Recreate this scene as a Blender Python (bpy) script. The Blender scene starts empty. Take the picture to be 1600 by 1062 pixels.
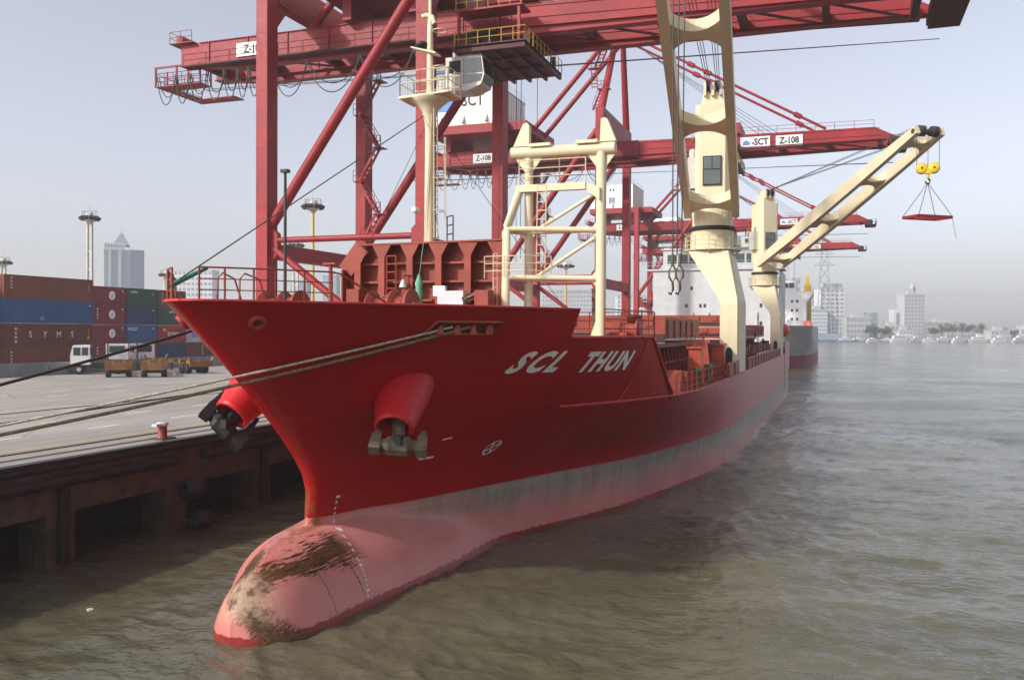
import bpy, bmesh, math, random
from mathutils import Vector, Matrix, noise as mnoise
random.seed(7)
R = math.radians
scn = bpy.context.scene
COL = scn.collection
# ------------------------------------------------------------------ camera
cam_d = bpy.data.cameras.new('camera'); cam_d.lens = 31.5; cam_d.sensor_width = 36.0
cam_d.clip_start = 0.1; cam_d.clip_end = 9000
cam = bpy.data.objects.new('camera', cam_d); COL.objects.link(cam)
cam.matrix_world = Matrix.Translation((0, 0, 8.4)) @ Matrix.Rotation(R(19.8), 4, 'Z') @ Matrix.Rotation(R(90 - 0.6), 4, 'X') @ Matrix.Rotation(R(0.25), 4, 'Z')
scn.camera = cam
# ------------------------------------------------------------------ sky, sun, exposure
SUN_HEAD = Vector((0.60, 0.80, 0))          # horizontal direction the light travels
SUN_EL = 31.0
w = bpy.data.worlds.new('World'); scn.world = w; w.use_nodes = True
nt = w.node_tree; nt.nodes.clear()
sky = nt.nodes.new('ShaderNodeTexSky'); sky.sky_type = 'NISHITA'; sky.sun_disc = False
sky.sun_elevation = R(SUN_EL); sky.sun_rotation = math.atan2(-SUN_HEAD.x, -SUN_HEAD.y)
sky.air_density = 1.0; sky.dust_density = 2.5; sky.ozone_density = 2.0; sky.altitude = 0
hs = nt.nodes.new('ShaderNodeHueSaturation'); hs.inputs['Saturation'].default_value = 0.40
bg = nt.nodes.new('ShaderNodeBackground'); bg.inputs['Strength'].default_value = 0.15
wo = nt.nodes.new('ShaderNodeOutputWorld')
nt.links.new(sky.outputs[0], hs.inputs['Color'])
tint = nt.nodes.new('ShaderNodeMix'); tint.data_type = 'RGBA'; tint.blend_type = 'MULTIPLY'; tint.inputs[0].default_value = 1.0; tint.inputs[7].default_value = (1.0, 0.975, 1.02, 1)
nt.links.new(hs.outputs[0], tint.inputs[6]); nt.links.new(tint.outputs[2], bg.inputs[0]); nt.links.new(bg.outputs[0], wo.inputs[0])
sl = bpy.data.lights.new('sun', 'SUN'); sl.energy = 3.0; sl.angle = R(2.5); sl.color = (1.0, 0.95, 0.87)
so = bpy.data.objects.new('sun', sl); COL.objects.link(so)
tr = Vector((SUN_HEAD.x, SUN_HEAD.y, 0)).normalized() * math.cos(R(SUN_EL)) + Vector((0, 0, -math.sin(R(SUN_EL))))
so.rotation_euler = tr.to_track_quat('-Z', 'Y').to_euler(); so.location = (-60, -60, 90)
vs = scn.view_settings; vs.view_transform = 'Standard'; vs.look = 'None'; vs.gamma = 1.0; vs.use_curve_mapping = False
vs.exposure = 0.38
scn.render.engine = 'CYCLES'
scn.cycles.volume_bounces = 3; scn.cycles.volume_step_rate = 4.0; scn.cycles.volume_max_steps = 64
# ------------------------------------------------------------------ materials
MATS = {}
class NG:
    def __init__(s, mat): s.t = mat.node_tree; s.n = s.t.nodes; s.l = s.t.links
    def new(s, ty, **kw):
        n = s.n.new(ty)
        for k, v in kw.items(): setattr(n, k, v)
        return n
    def put(s, sock, v):
        if hasattr(v, 'links'): s.l.new(v, sock)
        else: sock.default_value = v
    def m(s, op, a, b=0.0, c=0.0, clamp=False):
        n = s.new('ShaderNodeMath', operation=op); n.use_clamp = clamp
        s.put(n.inputs[0], a); s.put(n.inputs[1], b); s.put(n.inputs[2], c)
        return n.outputs[0]
    def ramp(s, v, lo, hi, a=0.0, b=1.0, smooth=True):
        n = s.new('ShaderNodeMapRange'); n.interpolation_type = 'SMOOTHSTEP' if smooth else 'LINEAR'; n.clamp = True
        s.put(n.inputs[0], v); s.put(n.inputs[1], lo); s.put(n.inputs[2], hi); s.put(n.inputs[3], a); s.put(n.inputs[4], b)
        return n.outputs[0]
    def noise(s, vec, scale, detail=4, rough=0.55, dist=0.0):
        n = s.new('ShaderNodeTexNoise'); s.l.new(vec, n.inputs['Vector'])
        n.inputs['Scale'].default_value = scale; n.inputs['Detail'].default_value = detail
        n.inputs['Roughness'].default_value = rough; n.inputs['Distortion'].default_value = dist
        return n.outputs['Fac']
    def scale(s, vec, sc):
        n = s.new('ShaderNodeVectorMath', operation='MULTIPLY'); s.l.new(vec, n.inputs[0]); n.inputs[1].default_value = sc
        return n.outputs[0]
    def mix(s, f, a, b, mode='MIX'):
        n = s.new('ShaderNodeMix', data_type='RGBA', blend_type=mode)
        s.put(n.inputs[0], f); s.put(n.inputs[6], a if hasattr(a, 'links') else (*a, 1)); s.put(n.inputs[7], b if hasattr(b, 'links') else (*b, 1))
        return n.outputs[2]
    def bump(s, h, strength=0.3, dist=0.02):
        n = s.new('ShaderNodeBump'); n.inputs['Strength'].default_value = strength; n.inputs['Distance'].default_value = dist
        s.put(n.inputs['Height'], h); return n.outputs[0]
def newmat(name):
    m = bpy.data.materials.new(name); m.use_nodes = True; m.node_tree.nodes.clear()
    g = NG(m); b = g.new('ShaderNodeBsdfPrincipled'); o = g.new('ShaderNodeOutputMaterial')
    g.l.new(b.outputs[0], o.inputs[0]); tc = g.new('ShaderNodeTexCoord')
    return m, g, b, tc.outputs['Object']
def paint(name, col, rough=0.5, metal=0.0, var=0.18, sc=0.8, dirt=0.25, dirtcol=(0.09, 0.06, 0.04), streak=True, bump=0.0, spec=0.35):
    """weathered paint: tone drift, vertical run-off streaks and fine grime"""
    if name in MATS: return MATS[name]
    m, g, b, P = newmat(name)
    n1 = g.noise(P, sc, 5); n2 = g.noise(P, sc * 9, 4, 0.65)
    dk = tuple(c * (1 - var) for c in col); lt = tuple(min(1, c * (1 + var)) for c in col)
    c = g.mix(g.ramp(n1, .3, .7), dk, lt)
    if dirt > 0:
        if streak:
            st = g.noise(g.scale(P, (2.6, 2.6, 0.22)), 1.6, 5, .6)
            f = g.m('MULTIPLY', g.ramp(st, .52, .8), dirt * 1.3, clamp=True)
            c = g.mix(f, c, dirtcol)
        f2 = g.m('MULTIPLY', g.ramp(n2, .55, .8), dirt, clamp=True)
        c = g.mix(f2, c, dirtcol)
    g.l.new(c, b.inputs['Base Color'])
    b.inputs['Metallic'].default_value = metal; b.inputs['Specular IOR Level'].default_value = spec
    g.put(b.inputs['Roughness'], g.ramp(n2, 0, 1, max(.02, rough - .1), min(1, rough + .15)))
    if bump: g.l.new(g.bump(n2, bump), b.inputs['Normal'])
    MATS[name] = m; return m
paint('crane_red', (0.265, 0.015, 0.019), .5, var=.16, sc=.25, dirt=.3, dirtcol=(.10, .03, .022))
paint('crane_dark', (0.075, 0.015, 0.016), .6, dirt=.3)
paint('deck_red', (0.26, 0.045, 0.025), .5, var=.16, sc=.7, dirt=.25)
paint('post_red', (0.36, 0.055, 0.028), .45, var=.12, dirt=.15)
paint('cream', (0.66, 0.575, 0.385), .42, var=.05, sc=.4, dirt=.13, dirtcol=(.32, .21, .10))
paint('white', (0.80, 0.80, 0.79), .45, var=.04, dirt=.1, dirtcol=(.35, .27, .2))
paint('offwhite', (0.54, 0.56, 0.57), .5, var=.06, dirt=.12, dirtcol=(.3, .25, .2))
paint('lettering', (0.74, 0.72, 0.67), .5, var=.05, dirt=.12, dirtcol=(.3, .12, .1), streak=False)
paint('sign_white', (0.74, 0.75, 0.73), .5, var=.03, dirt=.08, streak=False)
paint('sign_black', (0.03, 0.03, 0.032), .5, var=.1, dirt=0)
paint('sign_blue', (0.10, 0.22, 0.52), .5, var=.1, dirt=0)
paint('steel_dark', (0.06, 0.055, 0.05), .55, .3, var=.2, dirt=.3)
paint('wire', (0.07, 0.07, 0.072), .6, .3, var=.1, dirt=0)
paint('galv', (0.50, 0.48, 0.42), .5, .2, var=.12, dirt=.2)
paint('rubber', (0.016, 0.016, 0.017), .62, var=.3, sc=2, dirt=.22, dirtcol=(.09, .08, .06), bump=.3)
paint('anchor_mud', (0.105, 0.088, 0.055), .8, var=.35, sc=3, dirt=.5, dirtcol=(.20, .07, .03), bump=.6)
paint('rope_pale', (0.44, 0.39, 0.31), .9, var=.3, sc=9, dirt=.35, streak=False, bump=.5)
paint('rope_brown', (0.20, 0.14, 0.085), .9, var=.35, sc=9, dirt=.3, streak=False, bump=.5)
paint('rope_dark', (0.045, 0.035, 0.028), .9, var=.3, sc=9, dirt=.2, streak=False)
paint('yellow', (0.72, 0.47, 0.02), .45, var=.08, dirt=.15)
paint('yellow_rail', (0.55, 0.38, 0.06), .5, var=.1, dirt=.2)
paint('trailer_yellow', (0.20, 0.105, 0.028), .6, var=.3, dirt=.55)
paint('orange', (0.62, 0.10, 0.03), .5, dirt=.15)
paint('green', (0.02, 0.17, 0.08), .5, dirt=.1)
paint('canvas_green', (0.13, 0.33, 0.22), .8, dirt=.2)
paint('barrier', (0.20, 0.21, 0.22), .85, var=.15, dirt=.3)
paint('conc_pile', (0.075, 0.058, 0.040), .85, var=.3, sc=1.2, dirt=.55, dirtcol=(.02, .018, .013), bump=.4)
paint('blackpaint', (0.02, 0.02, 0.022), .45, dirt=.12, dirtcol=(.1, .08, .06))
paint('grey_hull', (0.38, 0.385, 0.39), .45, var=.1, dirt=.15)
paint('red_boot', (0.30, 0.06, 0.06), .5, dirt=.15)
def glass(name, col=(.03, .045, .05), rough=.08):
    m, g, b, P = newmat(name); b.inputs['Base Color'].default_value = (*col, 1); b.inputs['Roughness'].default_value = rough
    b.inputs['Specular IOR Level'].default_value = .7; MATS[name] = m
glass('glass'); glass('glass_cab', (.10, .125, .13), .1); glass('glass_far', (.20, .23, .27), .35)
CONT = {}
def contmat(name, col):
    CONT[name] = paint('cont_' + name, col, .5, var=.12, sc=.5, dirt=.3, dirtcol=(.14, .07, .04)); return CONT[name]

def hull_material():
    m, g, b, P = newmat('ship_hull_paint')
    sep = g.new('ShaderNodeSeparateXYZ'); g.l.new(P, sep.inputs[0]); x, y, z = sep.outputs
    y = g.m('ADD', y, 84.0)                                         # world Y along the ship
    n1 = g.noise(P, .35, 5); n2 = g.noise(P, 3.2, 6, .65); n3 = g.noise(g.scale(P, (1.2, 1.2, .10)), 2.2, 6, .6)
    nb = g.noise(g.scale(P, (1, .35, 1)), 1.1, 4)
    red = g.mix(g.ramp(n1, .3, .7), (.31, .004, .006), (.37, .007, .009))
    red = g.mix(g.m('MULTIPLY', g.ramp(n3, .55, .85), .18), red, (.20, .012, .012))
    # scuffs where tugs push and a few dark rubs
    sc = g.noise(g.scale(P, (1, .16, 1.1)), 1.7, 6, .7)
    aft = g.ramp(y, 34, 48)
    red = g.mix(g.m('MULTIPLY', g.m('MULTIPLY', g.ramp(sc, .64, .74), aft), .65), red, (.10, .02, .02))
    paled = g.mix(g.ramp(n2, .3, .7), (.47, .13, .14), (.52, .17, .18))  # aft pink is sky reflection at a grazing angle, painted into the colour
    red = g.mix(g.m('MULTIPLY', g.ramp(y, 46, 76), .75), red, paled)
    pink = g.mix(g.ramp(n1, .3, .7), (.50, .165, .14), (.58, .22, .19))
    pink = g.mix(g.m('MULTIPLY', g.ramp(n2, .5, .8), .25), pink, (.60, .11, .10))
    grey = g.mix(g.ramp(n3, .3, .7), (.21, .18, .145), (.30, .27, .225))
    lim = g.m('ADD', g.m('MULTIPLY', g.m('SUBTRACT', nb, .5), 2.2), g.ramp(y, 24.5, 36, 2.3, 1.35))
    lim = g.m('ADD', lim, g.ramp(y, 50, 75, 0, -.6))
    lim = g.m('ADD', lim, g.m('MULTIPLY', g.m('SUBTRACT', n3, .5), .5))
    gm = g.ramp(g.m('SUBTRACT', z, lim), -.9, .8)
    gm = g.m('MULTIPLY', gm, g.ramp(y, 23.5, 31, .0, .92))
    low = g.mix(gm, pink, grey)
    tdark = g.m('MULTIPLY', g.ramp(z, 1.6, 2.4), g.m('MULTIPLY', g.ramp(y, 34, 46), g.ramp(n2, .15, .7)))
    low = g.mix(g.m('MULTIPLY', tdark, .6), low, (.075, .075, .062))
    scr = g.m('MULTIPLY', g.ramp(g.noise(g.scale(P, (3, .25, 5)), 3, 6, .7), .66, .72), g.ramp(z, .5, .9))
    low = g.mix(g.m('MULTIPLY', scr, .45), low, (.16, .07, .06))
    # wet dark red band with a ragged upper edge
    wet = g.m('ADD', g.m('MULTIPLY', g.noise(g.scale(P, (1, 1.2, .3)), 2.2, 6, .7), .32), .06)
    wetm = g.ramp(g.m('SUBTRACT', wet, z), -.02, .03)
    low = g.mix(g.m('MULTIPLY', wetm, g.ramp(n2, .2, .5, .8, 1)), low, (.25, .032, .026))
    # rust and mud scrapes over the bulb
    fine = g.noise(g.scale(P, (3.5, .55, 9)), 2.4, 7, .7); fine2 = g.noise(g.scale(P, (4, 2.2, 4)), 2.6, 6, .75); ed = g.noise(g.scale(P, (2, .8, 2)), 2.2, 4, .6)
    z1 = g.m('SUBTRACT', g.m('SUBTRACT', 1.60, g.m('MULTIPLY', g.m('MAXIMUM', g.m('SUBTRACT', 21.0, y), 0), .55)), g.m('MULTIPLY', g.m('SUBTRACT', ed, .5), .35))
    d1 = g.m('ABSOLUTE', g.m('SUBTRACT', z, z1))
    core1 = g.m('DIVIDE', d1, g.ramp(y, 20.5, 24.6, .18, .42))                     # 0 in the middle of the scrape, 1 at its rim
    k1 = g.m('MULTIPLY', g.ramp(g.m('ADD', g.m('MULTIPLY', core1, .20), .36), fine, g.m('ADD', fine, .05), 1, 0), g.ramp(core1, .9, 1.5, 1, 0))
    k1 = g.m('MULTIPLY', k1, g.m('MULTIPLY', g.ramp(y, 24.3, 25.4, 1, 0), g.ramp(x, -.6, -.2)))
    rot = g.new('ShaderNodeMapping'); rot.vector_type = 'POINT'; g.l.new(P, rot.inputs['Vector']); rot.inputs['Rotation'].default_value = (0, R(43), 0)
    fz = g.noise(g.scale(rot.outputs[0], (.7, 3, 9)), 2.4, 7, .7)
    d2 = g.m('ABSOLUTE', g.m('SUBTRACT', g.m('SUBTRACT', x, .40), g.m('ADD', g.m('MULTIPLY', g.m('SUBTRACT', 1.55, z), 1.0), g.m('MULTIPLY', g.m('SUBTRACT', ed, .5), .4))))
    core2 = g.m('DIVIDE', d2, .40)
    k2 = g.m('MULTIPLY', g.ramp(g.m('ADD', g.m('MULTIPLY', core2, .2), .33), fz, g.m('ADD', fz, .05), 1, 0), g.m('MULTIPLY', g.ramp(core2, .9, 1.5, 1, 0), g.ramp(y, 21.8, 22.6, 1, 0)))
    spots = g.m('MULTIPLY', g.ramp(fz, .68, .71), g.m('MULTIPLY', g.ramp(y, 21.4, 23.5, 1, 0), g.ramp(z, 1.5, 1.2, 0, .9)))
    seam = g.m('MULTIPLY', g.ramp(g.m('ABSOLUTE', g.m('SUBTRACT', y, g.m('ADD', 22.35, g.m('MULTIPLY', ed, .22)))), .010, .025, 1, 0), g.m('MULTIPLY', g.ramp(z, 1.5, 1.3), g.ramp(fine2, .35, .5)))
    seam2 = g.m('MULTIPLY', g.ramp(g.m('ABSOLUTE', g.m('SUBTRACT', y, g.m('ADD', 23.75, g.m('MULTIPLY', ed, .5)))), .02, .07, 1, 0), g.m('MULTIPLY', g.ramp(z, 1.6, 1.4), g.m('MULTIPLY', g.ramp(z, .3, .6), g.ramp(fine2, .42, .52))))
    kk = g.m('MAXIMUM', g.m('MAXIMUM', k1, k2), g.m('MAXIMUM', g.m('MAXIMUM', spots, seam), seam2))
    rust = g.mix(g.ramp(g.m('ADD', g.m('MULTIPLY', fine, .7), g.m('MULTIPLY', fine2, .3)), .42, .62), (.15, .068, .028), (.032, .022, .015))
    low = g.mix(g.m('MULTIPLY', kk, g.ramp(z, 2.1, 2.0)), low, rust)
    pale = g.m('MULTIPLY', g.ramp(g.m('SUBTRACT', y, 20.75), -.3, .3, .75, 0), g.ramp(z, .35, .9))
    low = g.mix(g.m('MULTIPLY', pale, g.ramp(n2, .35, .6)), low, (.50, .36, .25))
    cb = g.new('ShaderNodeCombineXYZ'); g.l.new(g.m('FLOOR', g.m('DIVIDE', g.m('ADD', y, g.m('MULTIPLY', g.m('FLOOR', g.m('DIVIDE', z, 1.45)), 2.6)), 6.8)), cb.inputs[0]); g.l.new(g.m('FLOOR', g.m('DIVIDE', z, 1.45)), cb.inputs[1])
    wn = g.new('ShaderNodeTexWhiteNoise', noise_dimensions='3D'); g.l.new(cb.outputs[0], wn.inputs['Vector'])
    red = g.mix(g.ramp(wn.outputs['Value'], 0, 1, 0, .16, False), red, (.16, .004, .006))
    chip = g.m('MULTIPLY', g.ramp(g.noise(P, 5.5, 6, .75), .70, .74), g.ramp(n1, .45, .6))
    red = g.mix(g.m('MULTIPLY', chip, .5), red, (.20, .05, .035))
    zz = g.m('ADD', z, g.m('MULTIPLY', g.m('SUBTRACT', n2, .5), .015))
    col = g.mix(g.ramp(zz, 2.385, 2.405), low, red)
    # rust bleeding down the stem
    stm = g.m('MULTIPLY', g.m('MULTIPLY', g.ramp(x, .16, .5, 1, 0), g.ramp(z, 1.9, 2.15)), g.m('MULTIPLY', g.ramp(z, 2.4, 4.6, 1, 0), g.ramp(n2, .38, .55)))
    stm = g.m('MULTIPLY', stm, g.ramp(y, 25.0, 25.4, 1, 0))
    col = g.mix(g.m('MULTIPLY', stm, .85), col, (.22, .07, .025))
    # a few rust runs at the paint edge
    rr = g.m('MULTIPLY', g.ramp(g.noise(g.scale(P, (3, 3, .12)), 1.3, 3, .5), .70, .74), g.m('MULTIPLY', g.ramp(z, 1.3, 2.2), g.ramp(z, 2.36, 2.46, 1, 0)))
    col = g.mix(g.m('MULTIPLY', rr, .8), col, (.25, .10, .03))
    # horizontal weld seams between strakes
    h = None
    vse = g.m('PINGPONG', g.m('ADD', y, g.m('MULTIPLY', g.m('FLOOR', g.m('DIVIDE', z, 1.45)), 2.6)), 3.4)
    h = g.m('MULTIPLY', g.ramp(vse, 0, .02, 1, 0), .6)
    for zs in (2.9, 4.35, 5.8, 7.25):
        q = g.ramp(g.m('ABSOLUTE', g.m('SUBTRACT', z, zs)), 0, .022, 1, 0); h = q if h is None else g.m('MAXIMUM', h, q)
    col = g.mix(g.m('MULTIPLY', h, .22), col, (.62, .12, .11))
    fr = g.m('MULTIPLY', g.m('SINE', g.m('MULTIPLY', y, 8.4)), g.ramp(g.noise(g.scale(P, (.3, .3, .8)), 1.5, 2), .4, .7, 0, .10))
    plate = g.m('ADD', g.noise(g.scale(P, (.25, .25, .5)), 1.6, 2), fr)
    hh = g.m('ADD', g.m('MULTIPLY', h, .5), g.m('ADD', g.m('MULTIPLY', plate, 1.2), g.m('MULTIPLY', n2, .05)))
    g.l.new(g.bump(hh, .45, .03), b.inputs['Normal'])
    g.l.new(col, b.inputs['Base Color'])
    g.put(b.inputs['Roughness'], g.m('SUBTRACT', g.ramp(n2, 0, 1, .27, .45), g.m('MULTIPLY', wetm, .15)))
    b.inputs['Specular IOR Level'].default_value = .22
    MATS['hull'] = m
hull_material()

def water_material():
    m, g, b, P = newmat('river_water_mat')
    w2 = g.noise(g.scale(P, (1.0, 1.9, 1)), 1.0, 3, .55, .8)
    w3 = g.noise(g.scale(P, (3.6, 5.6, 1)), 1.0, 3, .55, .6)
    calm = g.noise(g.scale(P, (.045, .07, 1)), 1.0, 3)
    h = g.m('MULTIPLY', g.m('ADD', g.m('MULTIPLY', w2, .8), g.m('MULTIPLY', w3, .22)), g.ramp(calm, .35, .65, .45, 1.2))
    g.l.new(g.bump(h, 1.0, .13), b.inputs['Normal'])
    col = g.mix(g.ramp(g.noise(g.scale(P, (.10, .16, 1)), 1.0, 4), .35, .65), (.088, .082, .048), (.115, .108, .070))
    g.l.new(col, b.inputs['Base Color']); g.put(b.inputs['Roughness'], g.ramp(calm, .35, .65, .06, .14))
    b.inputs['IOR'].default_value = 1.33; b.inputs['Specular IOR Level'].default_value = .5
    MATS['water'] = m
water_material()
def quay_material():
    m, g, b, P = newmat('quay_concrete')
    n1 = g.noise(P, .09, 6, .6); n2 = g.noise(P, 1.3, 6, .65); n3 = g.noise(g.scale(P, (1.6, .05, 1)), 1.0, 5, .6); n4 = g.noise(P, 14, 3, .6)
    c = g.mix(g.ramp(n1, .3, .7), (.27, .25, .215), (.38, .355, .31))
    c = g.mix(g.m('MULTIPLY', g.ramp(n3, .48, .72), .65), c, (.18, .165, .14))
    c = g.mix(g.m('MULTIPLY', g.ramp(n2, .58, .75), .35), c, (.13, .12, .10))
    v = g.new('ShaderNodeTexVoronoi', feature='DISTANCE_TO_EDGE'); g.l.new(g.scale(P, (.16, .09, 1)), v.inputs['Vector']); v.inputs['Scale'].default_value = 1
    c = g.mix(g.m('MULTIPLY', g.ramp(v.outputs['Distance'], .0, .012, 1, 0), .5), c, (.10, .09, .08))
    c = g.mix(g.m('MULTIPLY', g.ramp(n4, .4, .8), .2), c, (.22, .20, .17))
    g.l.new(c, b.inputs['Base Color']); b.inputs['Roughness'].default_value = .85
    g.l.new(g.bump(n4, .25, .01), b.inputs['Normal']); MATS['quay'] = m
quay_material()
def linepaint(name, col):
    m, g, b, P = newmat(name); n = g.noise(P, 5, 5, .7)
    g.l.new(g.mix(g.ramp(n, .45, .7), col, (.33, .30, .26)), b.inputs['Base Color']); b.inputs['Roughness'].default_value = .8; MATS[name] = m
linepaint('line_white', (.80, .80, .78)); linepaint('line_yellow', (.52, .37, .12))
# ------------------------------------------------------------------ mesh helpers
class MB:
    def __init__(s): s.v = []; s.f = []; s.sm = []; s.M = None
    def add(s, vs, fs, smooth=False):
        o = len(s.v)
        if s.M is not None: vs = [s.M @ Vector(p) for p in vs]
        s.v += [tuple(p) for p in vs]; s.f += [tuple(i + o for i in f) for f in fs]; s.sm += [smooth] * len(fs)
        return s
    def box(s, x0, x1, y0, y1, z0, z1):
        return s.add([(x0, y0, z0), (x1, y0, z0), (x1, y1, z0), (x0, y1, z0), (x0, y0, z1), (x1, y0, z1), (x1, y1, z1), (x0, y1, z1)],
                     [(3, 2, 1, 0), (4, 5, 6, 7), (0, 1, 5, 4), (1, 2, 6, 5), (2, 3, 7, 6), (3, 0, 4, 7)])
    def beam(s, p, q, w, h, w2=None, h2=None, up=(0, 0, 1)):
        p = Vector(p); q = Vector(q); d = (q - p).normalized(); u = Vector(up)
        if abs(d.dot(u)) > .98: u = Vector((0, 1, 0))
        sd = d.cross(u).normalized(); u = sd.cross(d)
        w2 = w if w2 is None else w2; h2 = h if h2 is None else h2
        vs = []
        for c, a, b in ((p, w, h), (q, w2, h2)):
            vs += [c - sd * a / 2 - u * b / 2, c + sd * a / 2 - u * b / 2, c + sd * a / 2 + u * b / 2, c - sd * a / 2 + u * b / 2]
        return s.add(vs, [(0, 1, 2, 3), (7, 6, 5, 4), (0, 4, 5, 1), (1, 5, 6, 2), (2, 6, 7, 3), (3, 7, 4, 0)])
    def tube(s, p, q, r, r2=None, n=8, caps=True):
        p = Vector(p); q = Vector(q); d = (q - p)
        if d.length < 1e-6: return s
        d.normalize(); u = Vector((0, 0, 1)) if abs(d.z) < .95 else Vector((1, 0, 0))
        a = d.cross(u).normalized(); b = a.cross(d); r2 = r if r2 is None else r2
        vs = []
        for c, rr in ((p, r), (q, r2)):
            for i in range(n):
                t = 2 * math.pi * i / n; vs.append(c + a * math.cos(t) * rr + b * math.sin(t) * rr)
        s.add(vs, [(i, (i + 1) % n, n + (i + 1) % n, n + i) for i in range(n)], n > 5)
        if caps: s.add(vs, [tuple(range(n - 1, -1, -1)), tuple(range(n, 2 * n))])
        return s
    def path(s, pts, r, n=6):
        pts = [Vector(p) for p in pts]; rings = []
        for i, p in enumerate(pts):
            d = (pts[min(i + 1, len(pts) - 1)] - pts[max(i - 1, 0)]).normalized()
            u = Vector((0, 0, 1)) if abs(d.z) < .95 else Vector((1, 0, 0))
            a = d.cross(u).normalized(); b = a.cross(d)
            rings.append([p + a * math.cos(2 * math.pi * k / n) * r + b * math.sin(2 * math.pi * k / n) * r for k in range(n)])
        fs = [(i * n + k, i * n + (k + 1) % n, (i + 1) * n + (k + 1) % n, (i + 1) * n + k) for i in range(len(pts) - 1) for k in range(n)]
        return s.add([v for rg in rings for v in rg], fs, True)
    def lathe(s, prof, c=(0, 0, 0), n=16, axis='Z'):
        vs = []
        for r, z in prof:
            for i in range(n):
                t = 2 * math.pi * i / n; a, b = r * math.cos(t), r * math.sin(t)
                p = (a, b, z) if axis == 'Z' else ((z, a, b) if axis == 'X' else (b, z, a))
                vs.append((c[0] + p[0], c[1] + p[1], c[2] + p[2]))
        fs = [(j * n + i, j * n + (i + 1) % n, (j + 1) * n + (i + 1) % n, (j + 1) * n + i) for j in range(len(prof) - 1) for i in range(n)]
        s.add(vs, fs, True)
        return s.add(vs, [tuple(range(n - 1, -1, -1)), tuple(range((len(prof) - 1) * n, len(prof) * n))])
    def prism(s, poly, a, b, plane='XZ'):
        """polygon in a plane, extruded along the remaining axis from a to b"""
        def mk(p, t): return {'XZ': (p[0], t, p[1]), 'YZ': (t, p[0], p[1]), 'XY': (p[0], p[1], t)}[plane]
        n = len(poly)
        vs = [mk(p, a) for p in poly] + [mk(p, b) for p in poly]
        return s.add(vs, [tuple(range(n)), tuple(range(2 * n - 1, n - 1, -1))] + [(i, n + i, n + (i + 1) % n, (i + 1) % n) for i in range(n)])
    def rail(s, pts, h=1.05, step=1.6, r=.03, rows=2):
        pts = [Vector(p) for p in pts]
        for a, b in zip(pts, pts[1:]):
            L = (b - a).length; k = max(1, int(round(L / step)))
            for i in range(k + 1):
                p = a.lerp(b, i / k); s.tube(p, p + Vector((0, 0, h)), r, n=4, caps=False)
            for j in range(rows):
                z = h * (1 - j / rows); s.tube(a + Vector((0, 0, z)), b + Vector((0, 0, z)), r * .9, n=4, caps=False)
        return s
    def stair(s, p, q, w=.7, side=(0, 1, 0), n=None, rails=True):
        p = Vector(p); q = Vector(q); sd = Vector(side).normalized() * w / 2; n = n or max(3, int((q - p).length / .45))
        for k in (-1, 1):
            s.beam(p + sd * k, q + sd * k, .06, .22)
            if rails:
                u = Vector((0, 0, 1.0)); s.tube(p + sd * k + u, q + sd * k + u, .03, n=4, caps=False)
                for t in (0, .33, .66, 1):
                    b = p.lerp(q, t) + sd * k; s.tube(b, b + u, .028, n=4, caps=False)
        for i in range(n):
            c = p.lerp(q, (i + .5) / n); s.beam(c - sd, c + sd, .24, .05)
        return s
    def ladder(s, p, q, w=.4, side=(1, 0, 0), r=.025, step=.32):
        p = Vector(p); q = Vector(q); sd = Vector(side).normalized() * w / 2; n = max(2, int((q - p).length / step))
        for k in (-1, 1): s.tube(p + sd * k, q + sd * k, r * 1.2, n=4, caps=False)
        for i in range(n + 1):
            c = p.lerp(q, i / n); s.tube(c - sd, c + sd, r, n=4, caps=False)
        return s
    def build(s, name, mat, parent=None, org=None, **props):
        me = bpy.data.meshes.new(name)
        o = Vector(org) if org is not None else (Vector(parent['_org']) if parent is not None and '_org' in parent else Vector((0, 0, 0)))
        me.from_pydata([(v[0] - o.x, v[1] - o.y, v[2] - o.z) for v in s.v], [], s.f); me.update()
        me.polygons.foreach_set('use_smooth', s.sm)
        me.materials.append(MATS[mat] if isinstance(mat, str) else mat)
        ob = bpy.data.objects.new(name, me); COL.objects.link(ob)
        if parent is not None:
            ob.parent = parent
            if '_org' in parent: ob['_org'] = parent['_org']
        elif org is not None: ob.location = o
        for k, v in props.items(): ob[k] = v
        return ob
def thing(name, loc, label, cat, group=None, rz=0):
    o = bpy.data.objects.new(name, None); COL.objects.link(o); o.location = loc; o.empty_display_size = .5
    o.rotation_euler.z = rz; o['label'] = label; o['category'] = cat
    if group: o['group'] = group
    return o
def world_thing(name, loc, label, cat, group=None):          # children are written in world coordinates
    o = thing(name, loc, label, cat, group); o['_org'] = tuple(loc); return o
def tag(o, label, cat, group=None):
    o['label'] = label; o['category'] = cat
    if group: o['group'] = group
    return o
def copy_tree(o, parent=None):
    c = o.copy(); COL.objects.link(c); c.parent = parent
    for ch in list(o.children): copy_tree(ch, c)
    return c
TXT = {}
def glyphs(s, size, bold=0.0, shear=0.0):
    key = (s, size, bold, shear)
    if key not in TXT:
        cu = bpy.data.curves.new('txt', 'FONT'); cu.body = s; cu.size = size; cu.offset = bold; cu.shear = shear; cu.align_x = 'CENTER'; cu.align_y = 'CENTER'
        cu.resolution_u = 3
        ob = bpy.data.objects.new('txt', cu); COL.objects.link(ob)
        dg = bpy.context.evaluated_depsgraph_get(); dg.update()
        me = bpy.data.meshes.new_from_object(ob.evaluated_get(dg))
        TXT[key] = ([tuple(v.co) for v in me.vertices], [tuple(p.vertices) for p in me.polygons])
        bpy.data.objects.remove(ob); bpy.data.curves.remove(cu); bpy.data.meshes.remove(me)
    return TXT[key]
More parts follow.
